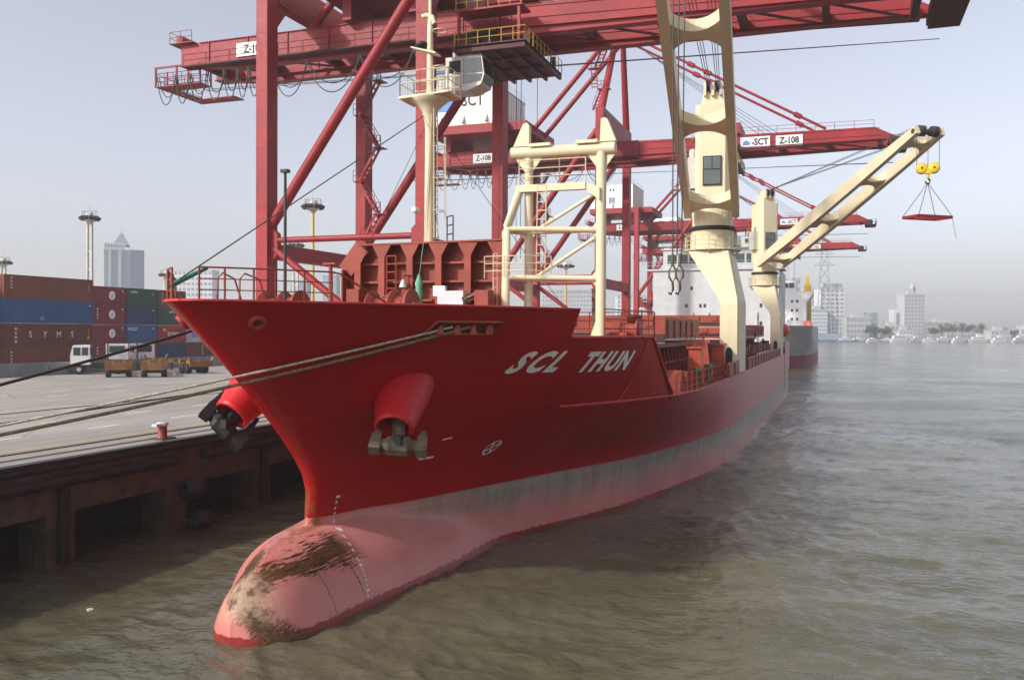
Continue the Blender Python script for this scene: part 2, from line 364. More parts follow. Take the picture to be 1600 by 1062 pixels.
def text(mb, s, size, c, ax, up=(0, 0, 1), bold=0.0, sx=1.0, shear=0.0):
    vs, fs = glyphs(s, size, bold, shear); c = Vector(c); ax = Vector(ax); up = Vector(up)
    return mb.add([c + ax * (v[0] * sx) + up * v[1] for v in vs], fs)
# ================================================================== the setting
HQ = 3.75; QX = -25.6
# one sheet of water: rings round the viewer's mooring, fine near by, coarse towards the horizon, with real wind waves
def wave(x, y):
    a = mnoise.noise(Vector((x * .22 + y * .07, y * .40 - x * .05, 0))); b = mnoise.noise(Vector((x * .55 - y * .12, y * .95 + x * .1, 7.3)))
    c = mnoise.noise(Vector((x * 1.25 + y * .3, y * 2.1, 3.1))); k = .75 + .5 * mnoise.noise(Vector((x * .03, y * .03, 1)))
    return (.15 * a + .10 * (1 - 2 * abs(b)) + .06 * (1 - 2 * abs(c)) - .07) * k
rs = [0.6]
while rs[-1] < 2950: rs.append(rs[-1] * 1.0095 + .015)
rs[-1] = 2990
an = [58 + .17 * i for i in range(0, 505)] + [143.85 + 3.1 * i for i in range(1, 87)]
an = [a for a in an if a < 58 + 359]
vs = []
for r_ in rs:
    amp = 1.0 if r_ < 120 else max(0, 1 - (r_ - 120) / 500)
    for a in an:
        x, y = r_ * math.cos(R(a)), r_ * math.sin(R(a)); vs.append((x, y, wave(x, y) * amp if amp > 0 and y > -5 else 0.0))
n = len(an); fs = [(j * n + i, j * n + (i + 1) % n, (j + 1) * n + (i + 1) % n, (j + 1) * n + i) for j in range(len(rs) - 1) for i in range(n)]
m = MB(); m.add(vs, [f[::-1] for f in fs], True); m.add(vs[:n], [tuple(range(n))])
m.build('river_water', 'water', kind='structure')
m = MB(); m.box(-1400, QX - .35, -60, 1600, 2.6, HQ)
quay = m.build('quay', 'quay', org=(QX, 0, 0), kind='structure'); quay['_org'] = (QX, 0, 0)
# quay front: cope beam, recessed soffit wall behind the piles, piles, fender strips
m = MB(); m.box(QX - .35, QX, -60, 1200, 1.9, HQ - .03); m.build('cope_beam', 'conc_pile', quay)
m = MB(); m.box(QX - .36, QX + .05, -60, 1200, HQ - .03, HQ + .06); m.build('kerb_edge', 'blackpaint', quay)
m = MB(); m.box(-30.5, -28.6, -60, 700, -1, 2.6); m.build('rear_wall', paint('shade_wall', (.022, .021, .016), .85, var=.3, dirt=.3, dirtcol=(.01, .01, .008)), quay)  # near-black paint puts the deep shade under the quay into the wall
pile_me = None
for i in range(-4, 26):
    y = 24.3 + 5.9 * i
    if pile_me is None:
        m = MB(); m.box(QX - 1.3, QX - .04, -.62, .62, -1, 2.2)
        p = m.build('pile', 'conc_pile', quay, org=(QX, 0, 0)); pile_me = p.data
    else:
        p = bpy.data.objects.new('pile', pile_me); COL.objects.link(p); p.parent = quay
    p.location = (0, y, 0)
fme = None
for i in range(-4, 26):
    y = 24.3 + 5.9 * i
    if i % 2 == 0:
        if fme is None:
            m = MB(); m.box(QX + .0, QX + .17, -.22, .22, .15, 2.75)
            p = m.build('fender_strip', 'rubber', quay, org=(QX, 0, 0)); fme = p.data
        else:
            p = bpy.data.objects.new('fender_strip', fme); COL.objects.link(p); p.parent = quay
        p.location = (0, y, 0)
m = MB()
for zz, xx in ((3.55, .04),): m.tube((QX + xx, -60, zz), (QX + xx, 400, zz), .12, n=10)
m.build('top_fender', 'rubber', quay)
for a, b in ((-12, 2.6), (3.2, 14.5), (15.2, 29.9), (31.6, 45), (45.8, 60), (61, 75), (76, 90)):
    m = MB(); m.tube((QX + .16, a, 3.02), (QX + .16, b, 3.02), .19, n=12); m.build('fender_tube', 'rubber', quay)
# rails, lane dashes and the yellow line
m = MB()
for x in (-28.4, -42.2):
    m.box(x - .045, x + .045, -60, 600, HQ, HQ + .035); m.box(x - .22, x - .1, -60, 600, HQ + .001, HQ + .006)
m.build('crane_rail', 'steel_dark', quay)
m = MB(); m.box(-27.35, -27.05, -60, 600, HQ + .001, HQ + .008); m.build('cable_trench', 'steel_dark', quay)
for x, y0 in ((-32.7, 27.0), (-36.6, 33.5), (-50.5, 30), (-54.5, 34)):
    for i in range(-3, 12):
        y = y0 + i * 5.55
        m = MB(); m.box(x - .085, x + .085, y, y + 1.95, HQ + .002, HQ + .006); m.build('lane_dash', 'line_white', quay)
m = MB(); m.box(-29.3, -29.11, -60, 300, HQ + .002, HQ + .006); m.build('lane_line', 'line_yellow', quay)
m = MB(); m.box(-45.3, -45.15, -60, 300, HQ + .002, HQ + .006); m.build('lane_line', 'line_yellow', quay)
# tyre fenders hung low on one pile
def tyre_fender(x, y, z, label):
    m = MB(); pr = []
    for k in range(9):
        t = math.pi * k / 8; pr.append((.27 + .22 * math.sin(t) ** .7, -.36 + .72 * k / 8))
    m.M = Matrix.Translation((x, y, z)) @ Matrix.Rotation(R(-14), 4, 'Z')
    m.lathe([(.15, -.2), (.15, -.44), (.30, -.45), (.37, -.38), (.385, -.1), (.385, .1), (.37, .38), (.30, .45), (.15, .44), (.15, .2)], n=20, axis='Y')
    o = m.build('tyre_fender', 'rubber', org=(x, y, z)); tag(o, label, 'fender')
tyre_fender(QX + .5, 30.6, 1.75, 'black drum fender hanging beside a quay pile at mid height')
tyre_fender(QX + .6, 30.9, .45, 'black drum fender floating low at the foot of a quay pile')
for i, (y, lab) in enumerate(((30.65, 'rusty red bollard with pale worn top on the quay edge by the anchor'), (8.0, 'bollard on the quay ahead of the ship holding the bow lines'), (53, 'bollard on the quay hidden beside the hull'))):
    t = thing('mooring_bollard', (-26.75, y, HQ), lab, 'bollard', 'mooring bollards along the quay edge')
    a = MB(); a.lathe([(.23, .06), (.22, .1), (.19, .14), (.19, .56)], n=16); a.build('post', 'deck_red', t)
    b = MB(); b.lathe([(.19, .56), (.24, .59), (.245, .66), (.22, .70), (.02, .71)], n=16); b.box(-.13, .13, -.5, -.05, .57, .67); b.build('cap', 'offwhite', t)
    c = MB(); c.box(-.36, .36, -.42, .42, .0, .06); c.build('base_plate', 'steel_dark', t)
# far bank across the river
m = MB()
poly = [(-25, 800), (60, 832), (150, 862), (600, 1020), (1500, 1350), (1500, 2800), (-25, 2800)]
m.prism(poly, -1, 1.8, 'XY'); m.build('far_bank', paint('bank', (.17, .17, .14), .9, sc=.02, streak=False), kind='structure')

# ================================================================== the cargo ship
def pch(pts):
    xs=[p[0] for p in pts]; ys=[p[1] for p in pts]; n=len(xs)
    h=[xs[i+1]-xs[i] for i in range(n-1)]; d=[(ys[i+1]-ys[i])/h[i] for i in range(n-1)]
    m=[d[0]]+[0 if d[i-1]*d[i]<=0 else 2*d[i-1]*d[i]/(d[i-1]+d[i]) for i in range(1,n-1)]+[d[-1]]
    def f(x):
        if x<=xs[0]: return ys[0]
        if x>=xs[-1]: return ys[-1]
        i=0
        while x>xs[i+1]: i+=1
        t=(x-xs[i])/h[i]; t2=t*t; t3=t2*t
        return ys[i]*(2*t3-3*t2+1)+h[i]*m[i]*(t3-2*t2+t)+ys[i+1]*(3*t2-2*t3)+h[i]*m[i+1]*(t3-t2)
    return f
XC=-15.8
stem=pch([(-2,21.0),(-1,20.1),(0,19.82),(.3,19.8),(.75,19.88),(1.2,20.15),(1.6,20.7),(1.85,21.4),(2.04,22.8),(2.14,24.7),(2.6,24.62),(3.65,24.35),(4.67,23.62),(6.05,22.22),(7.33,20.74),(8.39,19.4),(9.15,18.42)])
LV=[(0.,[(0,0),(1.5,.5),(4,1.4),(8,3.0),(12.6,5.1),(17,6.6),(22,7.7),(27,8.75),(31.5,9.35),(38,9.7),(50,9.8)]),
    (2.4,[(0,0),(.05,.14),(.2,.27),(.7,.48),(1.8,.82),(3.7,1.77),(6.9,2.92),(11.5,4.6),(18,7.0),(24.8,8.5),(30.5,9.35),(40,9.75),(50,9.8)]),
    (5.65,[(0,0),(.05,.22),(.2,.46),(.5,.74),(1,1.08),(2,1.68),(4.2,3.1),(6.4,4.5),(8.4,5.8),(10.6,7.0),(13.8,8.3),(17.3,9.3),(22.3,9.75),(28,9.8)]),
    (8.2,[(0,0),(.05,.26),(.2,.55),(.5,.9),(1,1.33),(2,2.05),(4.2,3.7),(7.2,5.85),(10.2,7.4),(14.2,8.7),(18.2,9.45),(23,9.78),(26,9.8)]),
    (9.15,[(0,0),(.05,.28),(.2,.6),(.5,.98),(1.2,1.6),(3.3,3.2),(6.3,5.4),(9.3,7.05),(11.7,8.0),(14.7,8.75),(20,9.6),(24,9.8)])]
LF=[(z,pch(t)) for z,t in LV]
ZT=pch([(19.8,.3),(19.88,.75),(20.15,1.2),(20.7,1.6),(21.4,1.85),(22.8,2.04),(24.7,2.14),(30,2.3),(46,2.3)])
WB=pch([(19.8,0),(19.87,.48),(20.1,.85),(20.4,1.14),(21,1.45),(21.66,1.68),(23,2.2),(24,2.55),(27.5,3.05),(30,3.2),(34,3.2),(40,2.6),(46,0)])
def bulbh(Y,z):
    zt=ZT(Y); w=WB(Y)
    if z>zt or Y>46: return 0.
    r=(z+.5)/(zt+.5) if z>-.5 else (z+.5)/2.2
    return w*max(0,1-r*r)**.62
def half(Y,z):
    s=Y-stem(z)
    if s<=0: return 0.
    # hull proper starts at stem foot for low levels
    s0=s if z>=2.14 else Y-24.7-(2.14-z)*.35
    ys=[f(max(s0,0)) for _,f in LF]; zs=[q for q,_ in LF]
    a=pch(list(zip(zs,ys)))(z)
    b=bulbh(Y,z)
    if z<2.5 and Y<47:
        k=.55*min(1,max(0,s)/2.)*max(0,min(1,(47-Y)/10)); k*=max(0,min(1,(2.5-z)/.4))
        a=.5*(a+b+math.sqrt((a-b)**2+k*k))
    if Y>128: # stern taper
        t=min(1,(Y-128)/26.)
        a*=1-(.55 if z<3 else .18)*t*t*(1 if z<3 else 1)
    return a

def sm(t):
    t=max(0.,min(1.,t)); return t*t*(3-2*t)
def off(Y,z):
    s=Y-stem(z)
    return max(.75*sm((24.6-Y)/3.6)*sm((2.25-z)/.5), .26*sm((6-s)/5.5)*sm((z-2.1)/1.5))

SO = (XC, 84.0, 0.0)
ship = world_thing('cargo_ship', SO, 'large red cargo ship with pink bulbous bow moored at the quay', 'ship')
YF_LOW, YF_TOP, YBUL = 39.2, 35.3, 29.6
zl = [-2, -1.2, -.6, -.2, 0, .15, .3, .5, .7, .9, 1.1, 1.28, 1.42, 1.55, 1.66, 1.75, 1.83, 1.9, 1.95, 1.99, 2.03, 2.07, 2.1, 2.14, 2.2, 2.3, 2.4, 2.6, 2.9, 3.3, 3.8, 4.3, 4.8, 5.2, 5.6]
zf = [5.6, 6.0, 6.5, 7.0, 7.5, 7.9, 8.17]
N1 = 56
def hx(Y, z, sd): 
    h = half(Y, z)
    return XC + off(Y, z) + sd * (h if sd > 0 else h * (9.3 / 9.8))
aft = [39.2 + 2.2 * k for k in range(1, 18)] + [79 + 5 * k for k in range(0, 10)] + [128 + 3.2 * k for k in range(0, 8)]
aft = sorted(set(aft))
def hull_rows(mb, zs, yend, sd, cols, ext=()):
    rows = []
    for z in zs:
        ys = stem(z); ye = yend(z); rw = []
        for i in range(cols + 1):
            t = i / cols; Y = ys + (ye - ys) * t * t; rw.append((hx(Y, z, sd), Y, z))
        for Y in ext: rw.append((hx(Y, z, sd), Y, z))
        rows.append(rw)
    n = len(rows[0]); vs = [p for r_ in rows for p in r_]
    fs = []
    for j in range(len(rows) - 1):
        for i in range(n - 1):
            q = (j * n + i, j * n + i + 1, (j + 1) * n + i + 1, (j + 1) * n + i)
            fs.append(q if sd > 0 else q[::-1])
    mb.add(vs, fs, True)
m = MB()
yslope = lambda z: YF_LOW + (YF_TOP - YF_LOW) * (z - 5.6) / (8.17 - 5.6)
for sd in (1, -1):
    hull_rows(m, zl, lambda z: YF_LOW, sd, N1, aft)
    hull_rows(m, zf, yslope, sd, N1)
    hull_rows(m, [8.17, 8.4, 8.7, 9.12], lambda z: YBUL - (z - 8.17) * .35, sd, 48)
# poop side and transom
def poop(mb, sd):
    ys = [121.0, 126, 131, 136, 141, 146, 150.4]; zs = [5.6, 6.3, 7.1]
    vs = [(hx(Y, 5.6, sd), Y + (z - 5.6) * .25, z) for z in zs for Y in ys]; n = len(ys)
    fs = [(j * n + i, j * n + i + 1, (j + 1) * n + i + 1, (j + 1) * n + i) for j in range(2) for i in range(n - 1)]
    mb.add(vs, fs if sd > 0 else [f[::-1] for f in fs], True)
for sd in (1, -1): poop(m, sd)
ye = aft[-1]
vs = [(hx(ye, z, 1), ye, z) for z in zl] + [(hx(ye, z, -1), ye, z) for z in zl]
k = len(zl); m.add(vs, [(i, i + k, i + k + 1, i + 1) for i in range(k - 1)])
hull = m.build('hull', 'hull', ship)
# decks
def deck(y0, y1, z, name, mat, n=24):
    d = MB(); vs = []
    for i in range(n + 1):
        Y = y0 + (y1 - y0) * i / n
        vs += [(hx(Y, z, -1) + .03, Y, z - .03), (hx(Y, z, 1) - .03, Y, z - .03)]
    d.add(vs, [(2 * i, 2 * i + 1, 2 * i + 3, 2 * i + 2) for i in range(n)]); return d.build(name, mat, ship)
deck(19.8, YF_TOP + .1, 8.15, 'forecastle_deck', 'deck_red'); deck(38.6, 151, 5.45, 'main_deck', 'deck_red', 50)
m = MB()                                        # forecastle aft bulkhead
for sd in (1,): m.add([(hx(YF_LOW, 5.6, -1), YF_LOW, 5.4), (hx(YF_LOW, 5.6, 1) - .02, YF_LOW, 5.4), (hx(YF_TOP, 8.15, 1) - .02, YF_TOP, 8.15), (hx(YF_TOP, 8.15, -1), YF_TOP, 8.15)], [(0, 1, 2, 3)])
m.build('forecastle_bulkhead', 'deck_red', ship)
# cap rail round the bulwark, forecastle edge trim, main-deck knuckle bar, panel seam
m = MB()
for sd in (1, -1):
    pts = []
    for i in range(41):
        Y = 18.46 + (YBUL - .33 - 18.46) * (i / 40) ** 1.6; pts.append((hx(Y, 9.12, sd), Y, 9.13))
    m.path(pts, .045, 6)
    m.path([(hx(YBUL - .33, 9.12, sd), YBUL - .33, 9.12), (hx(YBUL, 8.17, sd), YBUL, 8.17)], .035, 6)
m.build('cap_rail', paint('cap_red', (.42, .03, .03), .5, dirt=.12), ship)
m = MB()
pts = [(hx(Y, 8.17, 1) + .03, Y, 8.17) for Y in [YBUL + i * .4 for i in range(15)]] + [(hx(YF_TOP, 8.1, 1) + .02, YF_TOP + .1, 8.1)]
pts += [(hx(yslope(z), z, 1) + .03, yslope(z) + .03, z) for z in (7.9, 7.3, 6.7, 6.1, 5.7)]
m.path(pts, .06, 8)
m.path([(hx(Y, 5.6, 1) + .02, Y, 5.6) for Y in [31.8 + .5 * i for i in range(16)]], .07, 8)
m.path([(hx(Y, 5.45, 1) + .02, Y, 5.58) for Y in [YF_LOW + .5 * i for i in range(50)]], .05, 8)
m.path([(hx(34.95 - .12 * t, 5.6 + 2.4 * t, 1) + .02, 34.95 - .12 * t, 5.6 + 2.4 * t) for t in (0, .25, .5, .75, 1)], .045, 6)
m.build('fender_bar', MATS['cap_red'], ship)
# side bulwark amidships with stays
m = MB()
for y0, y1 in ((55.5, 62.2), (68.6, 112.0), (118.3, 120.8)):
    n = max(2, int((y1 - y0) / 3))
    for i in range(n):
        a, b = y0 + (y1 - y0) * i / n, y0 + (y1 - y0) * (i + 1) / n
        xa, xb = hx(a, 5.6, 1), hx(b, 5.6, 1)
        m.add([(xa - .04, a, 5.58), (xb - .04, b, 5.58), (xb - .04, b, 6.38), (xa - .04, a, 6.38), (xa - .16, a, 5.58), (xb - .16, b, 5.58), (xb - .16, b, 6.38), (xa - .16, a, 6.38)],
              [(0, 1, 2, 3), (7, 6, 5, 4), (3, 2, 6, 7), (0, 3, 7, 4), (1, 5, 6, 2)])
        m.box(xa - .05, xa + .03, a + .1, a + .2, 5.6, 6.36)
    m.tube((hx(y0, 5.6, 1) - .1, y0, 6.42), (hx(y1, 5.6, 1) - .1, y1, 6.42), .06, n=6)
m.build('side_bulwark', 'deck_red', ship)
m = MB()
for i in range(16): m.box(hx(119, 3, 1) - .0, hx(119, 3, 1) + .06, 118.9, 119.3, 1.2 + i * .27, 1.33 + i * .27)
m.build('draft_ladder', 'blackpaint', ship)
# painted name and marks, laid on the plating
def on_hull(name, parts, mat):
    mb = MB()
    for vs, fs in parts:
        bm = bmesh.new(); bv = [bm.verts.new((y, z, 0)) for y, z in vs]
        for f in fs:
            try: bm.faces.new([bv[i] for i in f])
            except ValueError: pass
        bmesh.ops.triangulate(bm, faces=bm.faces[:]); bmesh.ops.subdivide_edges(bm, edges=[e for e in bm.edges if e.calc_length() > .12], cuts=3, use_grid_fill=True)
        bmesh.ops.triangulate(bm, faces=bm.faces[:]); bm.verts.index_update()
        mb.add([(hx(v.co.x, v.co.y, 1) + .032, v.co.x, v.co.y) for v in bm.verts], [tuple(v.index for v in f.verts) for f in bm.faces]); bm.free()
    return mb.build(name, mat, hull)
def hull_text(s, size, yc, zc, sx=1.0, bold=0.0, shear=0.0, rot=0.0):
    vs, fs = glyphs(s, size, bold, shear); c, q = math.cos(rot), math.sin(rot)
    return [(yc + (v[0] * c * sx - v[1] * q), zc + v[0] * q * sx + v[1] * c) for v in vs], fs
for w_, y_, z_, k_ in (('SCL', 29.02, 7.29, .95), ('THUN', 32.42, 7.24, .95)):
    for c_, dy in zip(w_, {'SCL': (-.74, .0, .72), 'THUN': (-1.12, -.40, .38, 1.16)}[w_]): on_hull('name_letter', [hull_text(c_, .97, y_ + dy, z_, k_ * 1.04, .045, .24)], 'lettering')
def ring_(y, z, r0, r1, a0=0, a1=360, n=28):
    vs = []; 
    for i in range(n + 1):
        t = R(a0 + (a1 - a0) * i / n); vs += [(y + r0 * math.cos(t), z + r0 * math.sin(t)), (y + r1 * math.cos(t), z + r1 * math.sin(t))]
    return vs, [(2 * i, 2 * i + 1, 2 * i + 3, 2 * i + 2) for i in range(n)]
def bar_(y, z, a, L0, L1, w0, w1):
    c, s_ = math.cos(R(a)), math.sin(R(a)); f = lambda u, v: (y + u * c - v * s_, z + u * s_ + v * c)
    return [f(L0, -w0), f(L1, -w1), f(L1, w1), f(L0, w0)], [(0, 1, 2, 3)]
on_hull('thruster_mark', [ring_(31.0, 4.06, .235, .285)] + [bar_(31.0, 4.06, a, .0, .235, .012, .05) for a in (35, 125, 215, 305)], 'lettering')
on_hull('bulb_mark', [bar_(28.35, 3.98, 2, -.40, .12, .035, .035), ring_(27.95, 4.13, .115, .185, 110, 270, 10), bar_(28.05, 4.58, 8, .25, .62, .03, .03)], 'lettering')
dm = []
for (y, z), s_ in zip([(25.25, 3.02), (25.28, 2.83), (25.33, 2.63), (25.38, 2.45), (25.42, 2.2), (25.15, 2.0), (24.95, 1.84), (24.8, 1.66), (24.68, 1.5), (24.55, 1.28), (24.47, 1.12), (24.42, 1.0), (24.36, .86), (24.3, .72), (24.24, .6), (24.17, .46), (24.1, .34)], ['9M', '8', '6', '4', '2', '8M', '8', '6', '4', '2', '7M', '8', '6', '4', '2', '6M', '8']):
    dm.append(hull_text(s_, .13 if z > 1.6 else .11, y, z, 1.0, .006))
on_hull('draft_marks', dm, 'lettering')
# bow hawse ring
def ring_mesh(c, nrm, r, rr, sx=1.0, n=20, k=8):
    mb = MB(); nrm = Vector(nrm).normalized(); a = Vector((0, 0, 1)).cross(nrm).normalized(); b = nrm.cross(a); vs = []
    for i in range(n):
        t = 2 * math.pi * i / n; cd = a * math.cos(t) * sx + b * math.sin(t)
        for j in range(k):
            u = 2 * math.pi * j / k; vs.append(Vector(c) + cd * (r + rr * math.cos(u)) + nrm * rr * math.sin(u))
    mb.add(vs, [(i * k + j, ((i + 1) % n) * k + j, ((i + 1) % n) * k + (j + 1) % k, i * k + (j + 1) % k) for i in range(n) for j in range(k)], True)
    return mb
def nrm_at(Y, z, sd=1):
    e = .05; dy = (half(Y + e, z) - half(Y - e, z)) / (2 * e); dz = (half(Y, z + e) - half(Y, z - e)) / (2 * e)
    return Vector((1 * sd, -dy, -dz)).normalized()
for sd in (1, -1):
    nn = nrm_at(19.95, 8.6, sd); c = Vector((hx(19.95, 8.6, sd), 19.95, 8.6))
    o = ring_mesh(c + nn * .03, nn, .18, .07, 1.0).build('bow_hawse', MATS['cap_red'], ship)
    d = MB(); a = Vector((0, 0, 1)).cross(nn).normalized(); b = nn.cross(a)
    d.add([c + nn * .02] + [c + nn * .02 + a * math.cos(t * .5236) * .17 + b * math.sin(t * .5236) * .17 for t in range(12)], [(0, i + 1, (i + 1) % 12 + 1) for i in range(12)])
    d.build('hawse_opening', 'steel_dark', o)
# multi-roller fairlead let into the port bulwark
fy0, fy1 = 24.35, 26.35
m = MB(); top = []; bot = []
n_ = 10
for i in range(n_ + 1):
    Y = fy0 + (fy1 - fy0) * i / n_; top.append((hx(Y, 8.66, 1) + .03, Y, 8.66)); bot.append((hx(Y, 8.28, 1) + .03, Y, 8.28))
m.path([bot[0]] + top + bot[::-1] + [top[0]], .05, 6)
fl = m.build('fairlead', 'post_red', ship)
m = MB(); m.add([(p[0] - .012, p[1], p[2]) for p in top] + [(p[0] - .012, p[1], p[2]) for p in bot], [(i, i + 1, n_ + 2 + i, n_ + 1 + i) for i in range(n_)])
m.build('fairlead_opening', 'crane_dark', fl)
for i in range(4):
    Y = fy0 + .3 + i * .48; x = hx(Y, 8.47, 1) + .01
    m = MB(); m.lathe([(.14, -.19), (.10, -.08), (.10, .08), (.14, .19)], (x - .02, Y, 8.47), 12); m.build('roller', 'post_red', fl)
m = MB(); Y = fy1 - .25; m.beam((hx(Y, 8.5, 1) + .05, Y - .1, 8.32), (hx(Y, 8.5, 1) + .07, Y + .2, 8.63), .05, .16); m.build('fairlead_gusset', 'post_red', fl)
# anchor bolsters and anchors on both bows
for sd in (1, -1):
    mir = lambda p: Vector(p) if sd > 0 else Vector((2 * XC - p[0] + .48, p[1], p[2] + .2))
    b0 = mir((-13.0, 26.0, 6.85)); b1 = mir((-12.62, 24.5, 5.48)); ax = (b1 - b0).normalized()
    m = MB(); u = ax.cross(Vector((0, 0, 1))).normalized(); v = u.cross(ax); n = 24; vs = []
    prof = [(0, 1.0), (.35, .90), (.7, .74), (.95, .62), (1.0, .62), (1.06, .60), (1.08, .53), (1.0, .46), (.6, .42)]
    for t, r_ in prof:
        for i in range(n):
            a = 2 * math.pi * i / n; vs.append(b0.lerp(b1, t) + u * math.cos(a) * r_ + v * math.sin(a) * r_)
    m.add(vs, [(j * n + i, j * n + (i + 1) % n, (j + 1) * n + (i + 1) % n, (j + 1) * n + i) for j in range(len(prof) - 1) for i in range(n)], True)
    m.add(vs[-n:], [tuple(range(n))])
    bolster = m.build('anchor_bolster', 'hull_clean' if 'hull_clean' in MATS else paint('hull_clean', (.50, .014, .018), .4, var=.06, dirt=.1, dirtcol=(.2, .02, .02)), ship)
    # stockless anchor: shank, crown, two flukes
    an_mat = 'anchor_mud' if sd > 0 else 'blackpaint'
    e = mir((-12.38, 24.3, 4.90)) + Vector((0, 0, .12 if sd < 0 else 0)); lat = Vector((.93, .36, -.06)).normalized() if sd > 0 else Vector((.66, .25, -.70)).normalized()
    out = lat.cross(ax).normalized()
    if out.y > 0: out = -out
    m = MB(); m.beam(b1 - ax * .8, e, .22, .26)
    for k_ in (-.16, .16): m.beam(b1 - ax * .8 + u * k_, e + u * k_, .05, .3)
    shank = m.build('anchor', an_mat, ship)
    m = MB(); hw = .74
    prof2 = [(-hw, .18), (-.45, .19), (-.28, .29), (.28, .29), (.45, .19), (hw, .18)]
    vs = []
    for t, r_ in prof2:
        for i in range(8):
            a = 2 * math.pi * (i + .5) / 8; vs.append(e + lat * t + ax * (r_ * 1.05 * math.sin(a)) + out * (r_ * 1.1 * math.cos(a)))
    m.add(vs, [(j * 8 + i, j * 8 + (i + 1) % 8, (j + 1) * 8 + (i + 1) % 8, (j + 1) * 8 + i) for j in range(len(prof2) - 1) for i in range(8)])
    m.add(vs, [tuple(range(8)), tuple(range(len(vs) - 8, len(vs)))[::-1]])
    m.build('crown', an_mat, shank)
    m = MB(); m.M = Matrix.Translation(e + out * .27); m.box(-.13, .13, -.13, .13, -.14, .14); m.build('crown_hole', 'blackpaint', shank)
    for s2 in (-1, 1):
        m = MB(); p0 = e + lat * s2 * .70
        m.beam(p0 + ax * .27, p0 - ax * .30 + out * .03, .34, .40, .30, .36, up=out)
        m.beam(p0 - ax * .28 + out * .03, p0 - ax * (1.0 if sd < 0 else .55) + out * .10, .28, .30, .12, .10, up=out)
        m.build('fluke', an_mat, shank)
# bow railing on both sides
m = MB(); m2 = MB()
def rp(Y, sd, z): return Vector((hx(Y, 9.12, sd) - sd * .1, Y, z))
for sd, ys in ((1, [18.62, 19.0, 19.55, 20.0, 20.65, 21.3]), (-1, [18.62, 19.15, 19.9, 20.9, 22.1, 23.4])):
    for Y in ys: m.tube(rp(Y, sd, 9.12), rp(Y, sd, 9.97), .028, n=6)
    for z, r_ in ((9.97, .026), (9.68, .016), (9.4, .016)):
        m.path([rp(Y, sd, z) for Y in ys], r_, 6)
m.path([rp(21.3, 1, 9.97), rp(21.5, 1, 9.93), rp(22.7, 1, 9.15)], .026, 6)
m.build('bow_railing', 'deck_red', ship)
for a, b in (((-15.4, 19.7), (-15.1, 20.2)), ((-15.0, 20.1), (-14.6, 20.6))):
    m = MB(); m.path([(a[0], a[1], 9.1), (a[0] + .02, a[1], 9.75), (a[0] + .1, a[1] + .1, 9.9), (b[0] - .05, b[1] - .1, 9.75), (b[0] + .12, b[1], 9.1)], .025, 6); m.build('hoop_guard', 'deck_red', ship)
m = MB(); m.tube((-16.2, 24.0, 8.1), (-16.2, 24.0, 13.4), .055, .045, 8); m.box(-16.32, -16.08, 23.9, 24.1, 13.3, 13.4); m.build('jack_staff', 'steel_dark', ship)
m = MB(); m.tube((-13.9, 22.9, 8.1), (-13.9, 22.9, 10.35), .06, n=8); m.box(-14.1, -13.7, 22.8, 23.0, 10.3, 10.36); m.build('vent_post', 'deck_red', ship)
# windlasses on the foredeck
for wx in (-18.6, -14.2):
    m = MB(); m.lathe([(.62, -.9), (.62, -.84), (.36, -.82), (.36, -.1), (.62, -.08), (.62, .0), (.42, .02), (.42, .55), (.66, .57), (.66, .65)], (wx, 27.6, 9.15), 20, 'X')
    wd = m.build('windlass', 'deck_red', ship)
    m = MB(); m.prism([(27.0, 8.1), (28.3, 8.1), (28.0, 9.35), (27.3, 9.35)], wx + .7, wx + .85, 'YZ'); m.prism([(27.0, 8.1), (28.3, 8.1), (28.0, 9.3), (27.3, 9.3)], wx - 1.1, wx - .95, 'YZ'); m.box(wx + .85, wx + 1.5, 27.2, 28.1, 8.2, 9.25); m.build('bearing_frame', 'post_red', wd)
# breakwater
bw = MB(); X0, X1, BY = -19.35, -12.15, 33.0
poly = [(X0, 8.1), (X1, 8.1), (X1, 11.9), (X0 + .85, 11.86), (X0 + .05, 10.9)]
bw.prism(poly, BY + .30, BY + .36, 'XZ'); brk = bw.build('breakwater', 'deck_red', ship)
m = MB(); m.prism([(X0 + .82, 11.86), (X1 + .02, 11.9), (X1 + .02, 11.97), (X0 + .8, 11.93)], BY - .34, BY + .45, 'XZ'); m.beam((X0 + .84, BY + .02, 11.88), (X0 + .02, BY + .02, 10.85), .72, .07, up=(0, 1, 0)); m.beam((X0 + .04, BY + .02, 10.9), (X0 + .04, BY + .02, 8.1), .07, .66, up=(0, 1, 0))
m.build('top_plate', 'deck_red', brk)
for i in range(6):
    x = X0 + (.62 if i else .78) + i * 1.27; zt = 11.86 if i else 11.62
    m = MB(); m.prism([(x - .14, 8.1), (x + .14, 8.1), (x + .14, zt - .5), (x + .42, zt), (x - .42 if i else x - .14, zt), (x - .14, zt - .5)], BY - .32, BY - .27, 'XZ')
    m.box(x - .015, x + .015, BY - .27, BY + .30, 8.1, zt - .02); m.build('stiffener', 'deck_red', brk)
for z in (9.6, 10.35, 11.1):
    for i in range(6):
        xa = X0 + .62 + i * 1.27 + .02; xb = min(xa + 1.23, X1 - .02)
        m = MB(); m.box(xa, xb, BY + .02, BY + .30, z, z + .04); m.box(xa, xb, BY + .0, BY + .02, z - .03, z + .06); m.build('stringer', 'deck_red', brk)
m = MB(); m.ladder((-16.95, BY - .42, 8.1), (-16.95, BY - .42, 11.4), .42, r=.03); m.build('ladder', 'post_red', brk)
m = MB(); m.lathe([(.17, 0), (.15, .05), (.10, .2), (.07, .29), (.02, .31)], (-16.35, BY - .55, 10.12), 14); m.build('ship_bell', 'offwhite', ship)
